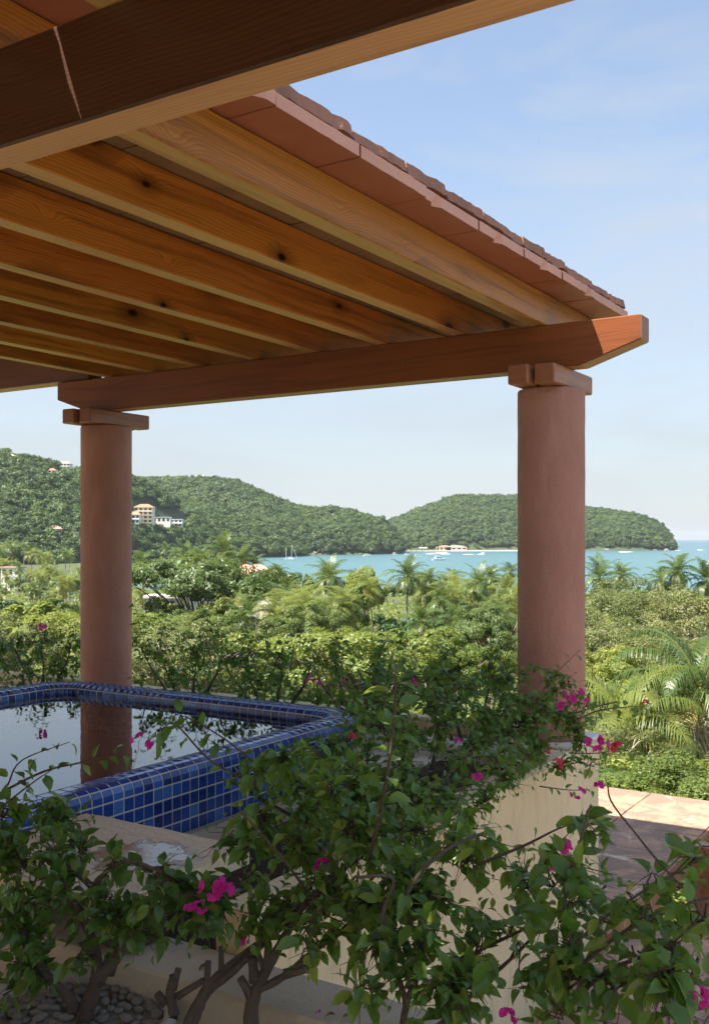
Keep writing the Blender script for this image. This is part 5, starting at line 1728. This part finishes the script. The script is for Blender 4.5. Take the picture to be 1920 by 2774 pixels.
    # petioles are carried by the leaf overlap; nearest leaves in the frame become single parts
    def rank(l):
        p = l[0]; u = U0 + p.x / p.y * F; v = V0 - p.z / p.y * F
        inside = -40 < u < 1960 and 0 < v < 2814
        return (0 if inside else 1, p.length / l[2])
    leaves.sort(key=rank)
    mes = [leaf_me(i, M[m]) for i in range(9)]
    for p, fr, sz, k, rv in leaves[:nobj]:
        o = bpy.data.objects.new('leaf', mes[k]); COL.objects.link(o); o.parent = root
        o.matrix_local = Matrix.Translation(p - base) @ fr.to_4x4() @ Matrix.Diagonal((sz, sz, sz, 1))
    rest = leaves[nobj:]
    if rest:
        VV = []; QQ = []; AA = []
        LV = [np.array(l[0]) for l in LEAVES]
        tri = [[q if len(q) == 4 else (q[0], q[1], q[2], q[2]) for q in l[1]] for l in LEAVES]
        V3 = []; F3 = []; F4 = []; a4 = []; nv = 0
        fl_ = []
        for p, fr, sz, k, rv in rest:
            a = LV[k] @ np.array(fr.transposed()) * sz + np.array(p - base)
            V3.append(a); fl_ += [tuple(i + nv for i in q) for q in LEAVES[k][1]]; a4 += [rv] * len(LEAVES[k][1]); nv += len(a)
        me = mesh_py('foliage', np.concatenate(V3), fl_, True)
        at = me.attributes.new('v', 'FLOAT', 'FACE'); at.data.foreach_set('value', np.array(a4, dtype=np.float32))
        o = link('foliage', me, M[m], root); o['kind'] = 'stuff'
    for fi, (p, sz, red) in enumerate(flowers):
        o = bpy.data.objects.new('flower', (FLR if red else FL)[(fi + seed) % 4]); COL.objects.link(o); o.parent = root
        o.location = Vector(p) * 0.965 - base; sz *= 1.5; o.scale = (sz, sz, sz); o.rotation_euler = (g.uniform(-.5, .5), g.uniform(-.5, .5), g.uniform(0, 6.28))
        # short stalk back to the nearest wood
        p = Vector(p)
    print(name, len(leaves))
    return root

P = PX
def E(u, v, y, ru, rv, ry=0.18):
    """ellipsoid blob seen around (u,v) at distance y, half-sizes ru,rv in photo pixels"""
    return (P(u, v, y), (ru / F * y, ry, rv / F * y))

# -- bush in the stone bowl, lower left
y = 2.98
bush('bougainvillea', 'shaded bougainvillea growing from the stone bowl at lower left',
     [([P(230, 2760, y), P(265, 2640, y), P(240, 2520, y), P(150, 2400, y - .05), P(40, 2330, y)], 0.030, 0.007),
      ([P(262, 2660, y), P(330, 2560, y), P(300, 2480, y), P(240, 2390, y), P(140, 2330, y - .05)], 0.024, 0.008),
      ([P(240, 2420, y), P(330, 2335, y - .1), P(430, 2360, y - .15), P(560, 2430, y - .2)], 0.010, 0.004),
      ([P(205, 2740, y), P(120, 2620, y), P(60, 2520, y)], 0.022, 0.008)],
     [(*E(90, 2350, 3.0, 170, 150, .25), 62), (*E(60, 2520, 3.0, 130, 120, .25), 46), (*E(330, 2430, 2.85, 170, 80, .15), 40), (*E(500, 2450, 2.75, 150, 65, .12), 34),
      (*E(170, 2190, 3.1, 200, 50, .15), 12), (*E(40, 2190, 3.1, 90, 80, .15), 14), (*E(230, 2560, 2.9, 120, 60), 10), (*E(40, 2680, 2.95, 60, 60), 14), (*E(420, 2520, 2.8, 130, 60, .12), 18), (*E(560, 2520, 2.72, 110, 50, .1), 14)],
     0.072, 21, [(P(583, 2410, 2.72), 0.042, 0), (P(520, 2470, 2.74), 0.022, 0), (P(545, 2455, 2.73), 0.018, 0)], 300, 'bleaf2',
     stubs=[(P(300, 2640, y), (0.3, 0, 1), 0.07, 0.012), (P(335, 2560, y), (0.5, -0.2, 0.6), 0.06, 0.013), (P(250, 2590, y), (-0.5, 0, 1), 0.05, 0.012)],
     shoots=[([P(-20, 2160, 3.1), P(120, 2090, 3.1), P(250, 2060, 3.1), P(330, 2040, 3.1)], 0.004, 0.9), ([P(0, 2190, 3.05), P(90, 2120, 3.05), P(150, 2080, 3.05)], 0.003, 0.9),
             ([P(20, 2130, 3.2), P(60, 2060, 3.2), P(190, 2010, 3.2)], 0.003, 0.8)])
# -- two pruned bushes before the low wall
y = 2.86
bush('bougainvillea', 'hard-pruned bougainvillea stump before the low wall, left one',
     [([P(500, 2800, y), P(525, 2740, y), P(590, 2650, y), P(700, 2560, y), P(800, 2470, y + .05), P(850, 2390, y + .1)], 0.028, 0.006),
      ([P(560, 2690, y), P(680, 2590, y - .05), P(790, 2490, y), P(960, 2440, y)], 0.014, 0.004),
      ([P(470, 2760, y), P(460, 2690, y), P(470, 2640, y)], 0.018, 0.012)],
     [(*E(760, 2330, 2.95, 150, 110, .2), 34), (*E(640, 2250, 3.05, 120, 70, .15), 16), (*E(880, 2420, 2.8, 120, 80, .2), 22), (*E(800, 2200, 3.1, 130, 90, .2), 26)],
     0.070, 22, [(P(878, 2346, 2.9), 0.026, 0), (P(660, 2550, 2.85), 0.016, 0)], 300, 'bleaf',
     stubs=[(P(560, 2690, y), (0.05, 0, 1), 0.09, 0.010), (P(480, 2700, y), (0.8, 0, 0.5), 0.09, 0.009), (P(470, 2680, y), (0.25, 0, 1), 0.06, 0.010), (P(600, 2640, y), (0, 0, 1), 0.08, 0.008), (P(450, 2720, y), (-0.5, 0, 0.6), 0.04, 0.012)],
     shoots=[([P(850, 2440, 2.8), P(770, 2330, 2.75), P(690, 2240, 2.72), P(650, 2190, 2.7)], 0.004, 1.0)], dens=1.75)
y = 2.80
bush('bougainvillea', 'hard-pruned bougainvillea stump before the low wall, right one with a tall shoot',
     [([P(690, 2800, y), P(690, 2700, y), P(740, 2600, y), P(800, 2480, y), P(900, 2380, y), P(1010, 2300, y + .1)], 0.027, 0.006),
      ([P(700, 2680, y), P(780, 2640, y), P(860, 2560, y - .05), P(980, 2480, y - .1), P(1100, 2420, y - .1)], 0.015, 0.004),
      ([P(720, 2640, y), P(700, 2560, y), P(760, 2480, y), P(850, 2420, y)], 0.010, 0.005)],
     [(*E(1010, 2230, 2.9, 160, 140, .25), 50), (*E(1120, 2330, 2.8, 130, 110, .2), 34), (*E(960, 2380, 2.75, 120, 80, .2), 22), (*E(1060, 2520, 2.6, 130, 100, .2), 24), (*E(930, 2110, 3.0, 110, 80, .2), 20), (*E(740, 2090, 3.1, 120, 60, .15), 14), (*E(860, 2560, 2.6, 110, 80, .15), 16), (*E(700, 2480, 2.75, 90, 60, .12), 12)],
     0.074, 23, [(P(387, 2007, 3.1), 0.030, 0)], 300, 'bleaf',
     stubs=[(P(770, 2640, y), (0.9, 0, 0.25), 0.08, 0.013), (P(690, 2660, y), (-0.1, 0, 1), 0.07, 0.014), (P(720, 2630, y), (0.1, 0, 1), 0.08, 0.010), (P(680, 2700, y), (-0.5, 0, 0.9), 0.06, 0.012)],
     shoots=[([P(1000, 2330, 2.7), P(1040, 2150, 2.62), P(1066, 1960, 2.6), P(1072, 1800, 2.6)], 0.005, 1.15), ([P(700, 2130, 3.05), P(570, 2060, 3.08), P(470, 1960, 3.1), P(420, 2010, 3.1)], 0.004, 0.9), ([P(740, 2110, 3.05), P(620, 2010, 3.1), P(520, 1950, 3.1), P(460, 1930, 3.1)], 0.003, 0.9)], dens=1.6)
# -- bush at lower centre right
y = 2.5
bush('bougainvillea', 'bougainvillea with dark crooked stems at the lower middle',
     [([P(1080, 2830, y), P(1100, 2700, y), P(1140, 2580, y), P(1100, 2450, y), P(1160, 2340, y), P(1300, 2260, y + .1)], 0.012, 0.004),
      ([P(1110, 2690, y), P(1220, 2640, y), P(1330, 2560, y), P(1500, 2480, y), P(1640, 2400, y)], 0.008, 0.003),
      ([P(1100, 2720, y), P(1060, 2600, y), P(1040, 2480, y), P(1060, 2380, y), P(960, 2375, y)], 0.009, 0.004),
      ([P(1160, 2800, y), P(1280, 2690, y), P(1400, 2580, y), P(1530, 2450, y + .1)], 0.009, 0.003)],
     [(*E(1180, 2480, 2.6, 140, 110, .25), 36), (*E(1330, 2420, 2.65, 150, 100, .25), 34), (*E(1150, 2650, 2.4, 140, 90, .2), 28), (*E(1300, 2660, 2.4, 120, 80, .2), 20), (*E(1260, 2290, 2.8, 150, 70, .2), 26), (*E(1470, 2330, 2.7, 100, 60, .2), 14), (*E(1010, 2650, 2.4, 110, 90, .15), 20), (*E(1200, 2740, 2.3, 140, 50, .15), 18)],
     0.074, 24, [(P(1528, 2304, 2.9), 0.030, 0), (P(1504, 2352, 2.9), 0.026, 0), (P(1368, 2755, 2.3), 0.024, 0)], 300, 'bleaf',
     shoots=[([P(1300, 2340, 2.6), P(1420, 2290, 2.6), P(1500, 2250, 2.6), P(1540, 2235, 2.6)], 0.004, 0.5)], dens=1.05)
# -- bush at lower right
y = 2.25
bush('bougainvillea', 'large-leaved thorny bougainvillea filling the lower right corner',
     [([P(1600, 2840, y), P(1580, 2700, y), P(1555, 2600, y), P(1530, 2450, y + .1), P(1570, 2300, y + .15), P(1600, 2180, y + .2)], 0.008, 0.003),
      ([P(1585, 2680, y), P(1750, 2590, y - .05), P(1860, 2520, y - .1), P(1960, 2450, y - .1)], 0.006, 0.003),
      ([P(1560, 2640, y), P(1680, 2540, y), P(1800, 2470, y), P(1940, 2430, y)], 0.006, 0.003),
      ([P(1830, 2830, y), P(1860, 2690, y), P(1890, 2560, y), P(1880, 2440, y), P(1830, 2380, y), P(1740, 2290, y + .05), P(1660, 2180, y + .1), P(1645, 2120, y + .1)], 0.006, 0.002),
      ([P(1655, 2830, y), P(1640, 2730, y), P(1660, 2690, y), P(1760, 2650, y)], 0.006, 0.003),
      ([P(1560, 2560, y), P(1650, 2480, y), P(1780, 2390, y + .05), P(1930, 2310, y + .1)], 0.005, 0.002)],
     [(*E(1600, 2450, 2.4, 110, 100, .2), 20), (*E(1720, 2420, 2.35, 120, 70, .2), 16), (*E(1860, 2440, 2.2, 120, 90, .2), 18), (*E(1680, 2620, 2.2, 140, 100, .2), 20), (*E(1850, 2640, 2.15, 110, 110, .2), 20), (*E(1480, 2600, 2.3, 110, 100, .2), 22), (*E(1450, 2730, 2.2, 120, 60, .2), 16), (*E(1750, 2740, 2.1, 150, 60, .2), 16), (*E(1590, 2260, 2.6, 50, 90, .15), 12), (*E(1880, 2310, 2.4, 80, 60, .2), 8)],
     0.082, 25, [(P(1889, 2706, 2.1), 0.030, 0)], 300, 'bleaf', spacing=0.031, dens=1.15)
# -- dense bushes on the planter beside the nearer column
def WP(a, b, z): return W(a, b, z)
bush('bougainvillea', 'dense bougainvillea in the planter beside the tiled pool side',
     [([WP(-2.0, 0.35, -1.42), WP(-1.95, 0.33, -1.25), WP(-1.8, 0.3, -1.0), WP(-1.6, 0.25, -0.85)], 0.022, 0.006), ([WP(-1.95, 0.35, -1.3), WP(-2.2, 0.5, -1.1), WP(-2.4, 0.5, -1.0)], 0.013, 0.004), ([WP(-1.9, 0.3, -1.2), WP(-1.9, 0.0, -1.05), WP(-1.9, -0.25, -1.1)], 0.012, 0.004)],
     [(*E(860, 2090, 4.35, 150, 110, .3), 60), (*E(1010, 2030, 4.55, 150, 130, .35), 80), (*E(1120, 2160, 4.2, 140, 90, .3), 56), (*E(940, 2200, 4.1, 140, 80, .3), 44), (*E(1230, 2170, 4.3, 150, 80, .2), 44), (*E(1330, 2090, 4.5, 130, 70, .2), 30), (*E(1050, 2290, 3.9, 140, 60, .2), 26)],
     0.066, 26, [(P(959, 1997, 4.4), 0.020, 1), (P(955, 2045, 4.3), 0.018, 1), (P(1293, 2111, 4.2), 0.026, 0)], 300, 'bleaf', spacing=0.026, dens=1.7)
bush('bougainvillea', 'dense bougainvillea spilling over the cream wall round the nearer column',
     [([WP(-0.9, 0.3, -1.42), WP(-0.85, 0.3, -1.2), WP(-0.75, 0.25, -0.95), WP(-0.6, 0.2, -0.8)], 0.022, 0.006), ([WP(-0.9, 0.3, -1.3), WP(-0.7, 0.0, -1.05), WP(-0.45, -0.3, -0.95), WP(-0.2, -0.5, -0.9)], 0.013, 0.004), ([WP(-0.9, 0.32, -1.3), WP(-1.2, 0.4, -1.0), WP(-1.4, 0.4, -0.85)], 0.012, 0.004)],
     [(*E(1180, 1900, 5.1, 170, 110, .35), 80), (*E(1330, 1920, 5.3, 150, 110, .35), 80), (*E(1450, 1950, 5.4, 120, 110, .3), 60), (*E(1040, 1880, 5.3, 130, 90, .3), 36), (*E(1300, 2010, 5.0, 200, 80, .3), 66), (*E(1480, 2040, 5.2, 110, 60, .2), 32), (*E(1500, 1840, 5.3, 70, 70, .15), 12), (*E(1090, 1800, 5.4, 120, 60, .2), 14), (*E(1560, 2060, 5.1, 60, 50, .15), 12), (*E(1450, 1890, 5.45, 100, 80, .15), 50), (*E(1520, 1955, 5.35, 70, 55, .12), 34)],
     0.064, 27, [(P(1558, 1885, 5.1), 0.052, 0), (P(1522, 1915, 5.1), 0.030, 0), (P(1612, 2013, 5.1), 0.055, 0), (P(1504, 2068, 5.0), 0.034, 1), (P(1564, 2147, 5.0), 0.034, 0), (P(1622, 2135, 5.0), 0.034, 0), (P(1666, 2026, 5.2), 0.038, 1), (P(1750, 1907, 5.3), 0.024, 1), (P(1488, 2032, 5.0), 0.02, 1), (P(1240, 2010, 4.8), 0.02, 0), (P(1120, 1850, 5.0), 0.02, 0), (P(1400, 2100, 4.9), 0.022, 0)], 300, 'bleaf', spacing=0.026,
     shoots=[([P(1560, 1950, 5.2), P(1620, 1925, 5.25), P(1700, 1915, 5.3), P(1755, 1912, 5.3)], 0.004, 1.05), ([P(1540, 2040, 5.1), P(1620, 2040, 5.15), P(1680, 2030, 5.2), P(1720, 2045, 5.2)], 0.003, 0.9), ([P(1450, 1900, 5.2), P(1500, 1830, 5.2), P(1570, 1760, 5.2)], 0.003, 0.9), ([P(1460, 2130, 5.0), P(1540, 2140, 5.0), P(1600, 2140, 5.0)], 0.003, 0.8)])
# -- hedge behind the pool
hb = [(0.55, 'just left of the nearer column'), (1.35, 'behind the right corner of the pool'), (2.15, 'behind the middle of the pool'), (2.95, 'right beside the far column')]
for i, (b, lab) in enumerate(hb):
    c = W(0.16, b, -1.3); yy = c.y; uu = U0 + c.x / c.y * F; vb = V0 - c.z / c.y * F
    k = F / yy
    top = [vb - 150, vb - 165, vb - 150, vb - 165][i]
    st = [([W(0.16, b + dx, -1.32), W(0.16, b + dx * 1.6, -1.18), W(0.14, b + dx * 2.6, -1.02), W(0.12, b + dx * 3.2, -0.86)], 0.016, 0.004) for dx in (-0.12, -0.04, 0.07, 0.13)]
    st[0] = (st[0][0], 0.024, 0.005)
    bush('bougainvillea', 'twiggy hedge bougainvillea ' + lab, st,
         [(W(0.12, b, -1.0), (0.42, 0.25, 0.22), 95), (W(0.12, b, -0.82), (0.45, 0.22, 0.20), 26, {'ls': 0.95}), (W(0.1, b - 0.1, -1.22), (0.35, 0.2, 0.1), 22)],
         0.066, 30 + i, [(P(842, 1840, 6.6), 0.03, 0), (P(866, 1855, 6.6), 0.025, 0)] if i == 1 else [], 300, 'bleaf', 'hedge of bougainvillea behind the pool', spacing=0.030, dens=0.9, lsc=1.0,
         shoots=[([W(0.12, b + s1, -0.95), W(0.1, b + s1 + s2 * .5, -0.75), W(0.1, b + s1 + s2, -0.62 + hz)], 0.003, 1.0) for s1, s2, hz in ((0.1, 0.15, 0.08), (-0.2, -0.1, 0.0), (0.3, 0.2, 0.17 if i == 3 else -0.04), (-0.05, -0.22, 0.13), (0.25, -0.1, 0.05), (-0.3, 0.12, 0.10))])
b = 4.55
bush('bougainvillea', 'dark bougainvillea clump left of the far column behind the pool',
     [([W(0.16, b + dx, -1.34), W(0.16, b + dx * 1.6, -1.18), W(0.14, b + dx * 2.6, -1.0), W(0.12, b + dx * 3.2, -0.85)], 0.018, 0.004) for dx in (-0.12, 0.0, 0.12)],
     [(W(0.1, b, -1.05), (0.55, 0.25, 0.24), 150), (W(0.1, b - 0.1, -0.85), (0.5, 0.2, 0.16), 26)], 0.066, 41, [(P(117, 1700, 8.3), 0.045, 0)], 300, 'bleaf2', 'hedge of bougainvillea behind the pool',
     shoots=[([W(0.1, b, -0.9), W(0.1, b + .1, -0.75), W(0.1, b - .05, -0.6)], 0.003, 1.0)])
b = 5.6
bush('bougainvillea', 'bougainvillea clump at the left picture edge behind the pool',
     [([W(0.16, b + dx, -1.34), W(0.16, b + dx * 1.6, -1.18), W(0.14, b + dx * 2.6, -1.0)], 0.018, 0.004) for dx in (-0.12, 0.12)],
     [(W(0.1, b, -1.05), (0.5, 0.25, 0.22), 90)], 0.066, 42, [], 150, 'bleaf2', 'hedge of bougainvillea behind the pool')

# fallen leaves and petals on the masonry
gf = random.Random(8)
dry = leafmat('dry_leaf', (0.16, 0.10, 0.03), (0.26, 0.17, 0.05), None, 0.15, 0.7)
fmes = [leaf_me(i, dry) for i in (1, 4, 6)]; pmes = [leaf_me(i, M['bract']) for i in (2, 5)]
spots = [(gf.uniform(-3.32, -3.14), gf.uniform(-1.2, 0.9), -1.347) for _ in range(16)] + [(gf.uniform(-2.6, -0.4), gf.uniform(-0.2, -0.08), -1.212) for _ in range(8)] + [(gf.uniform(0.6, 2.6), gf.uniform(-0.1, 2.0), DZ + 0.004) for _ in range(6)] + [(gf.uniform(-2.2, 0.4), gf.uniform(-1.4, -0.4), DZ + 0.004) for _ in range(10)]
for i, (a, b, z) in enumerate(spots):
    pet = i % 4 == 0
    o = link('fallen_petal' if pet else 'fallen_leaf', (pmes if pet else fmes)[i % (2 if pet else 3)], None, None, W(a, b, z + 0.006), gf.uniform(0, 6.28))
    q = 0.026 if pet else gf.uniform(0.03, 0.05); o.scale = (q, q, q)
    pl = 'low wall top' if i < 16 else ('cream wall top' if i < 24 else ('sunlit tiled roof' if i < 30 else 'shaded tiled roof'))
    tag(o, ('magenta petal' if pet else 'dry brown leaf') + ' fallen on the ' + pl, 'petal' if pet else 'leaf', ('petals' if pet else 'dry leaves') + ' fallen on the ' + pl)

# ================================================================== AIR
bmz = box_bm(-12500, 12500, -10000, 15000, -19.6 - 4.0, 96)
hz = NT('haze')
pv = hz.n('ShaderNodeVolumePrincipled')
pv.inputs['Color'].default_value = (0.80, 0.87, 0.95, 1)
pv.inputs['Density'].default_value = 0.00006
pv.inputs['Anisotropy'].default_value = 0.2
hz.t.links.new(pv.outputs[0], hz.out.inputs['Volume'])
o = link('haze', bm_mesh('haze', bmz), hz.m)
tag(o, 'thin pale haze in the air over the bay', 'haze', kind='stuff')
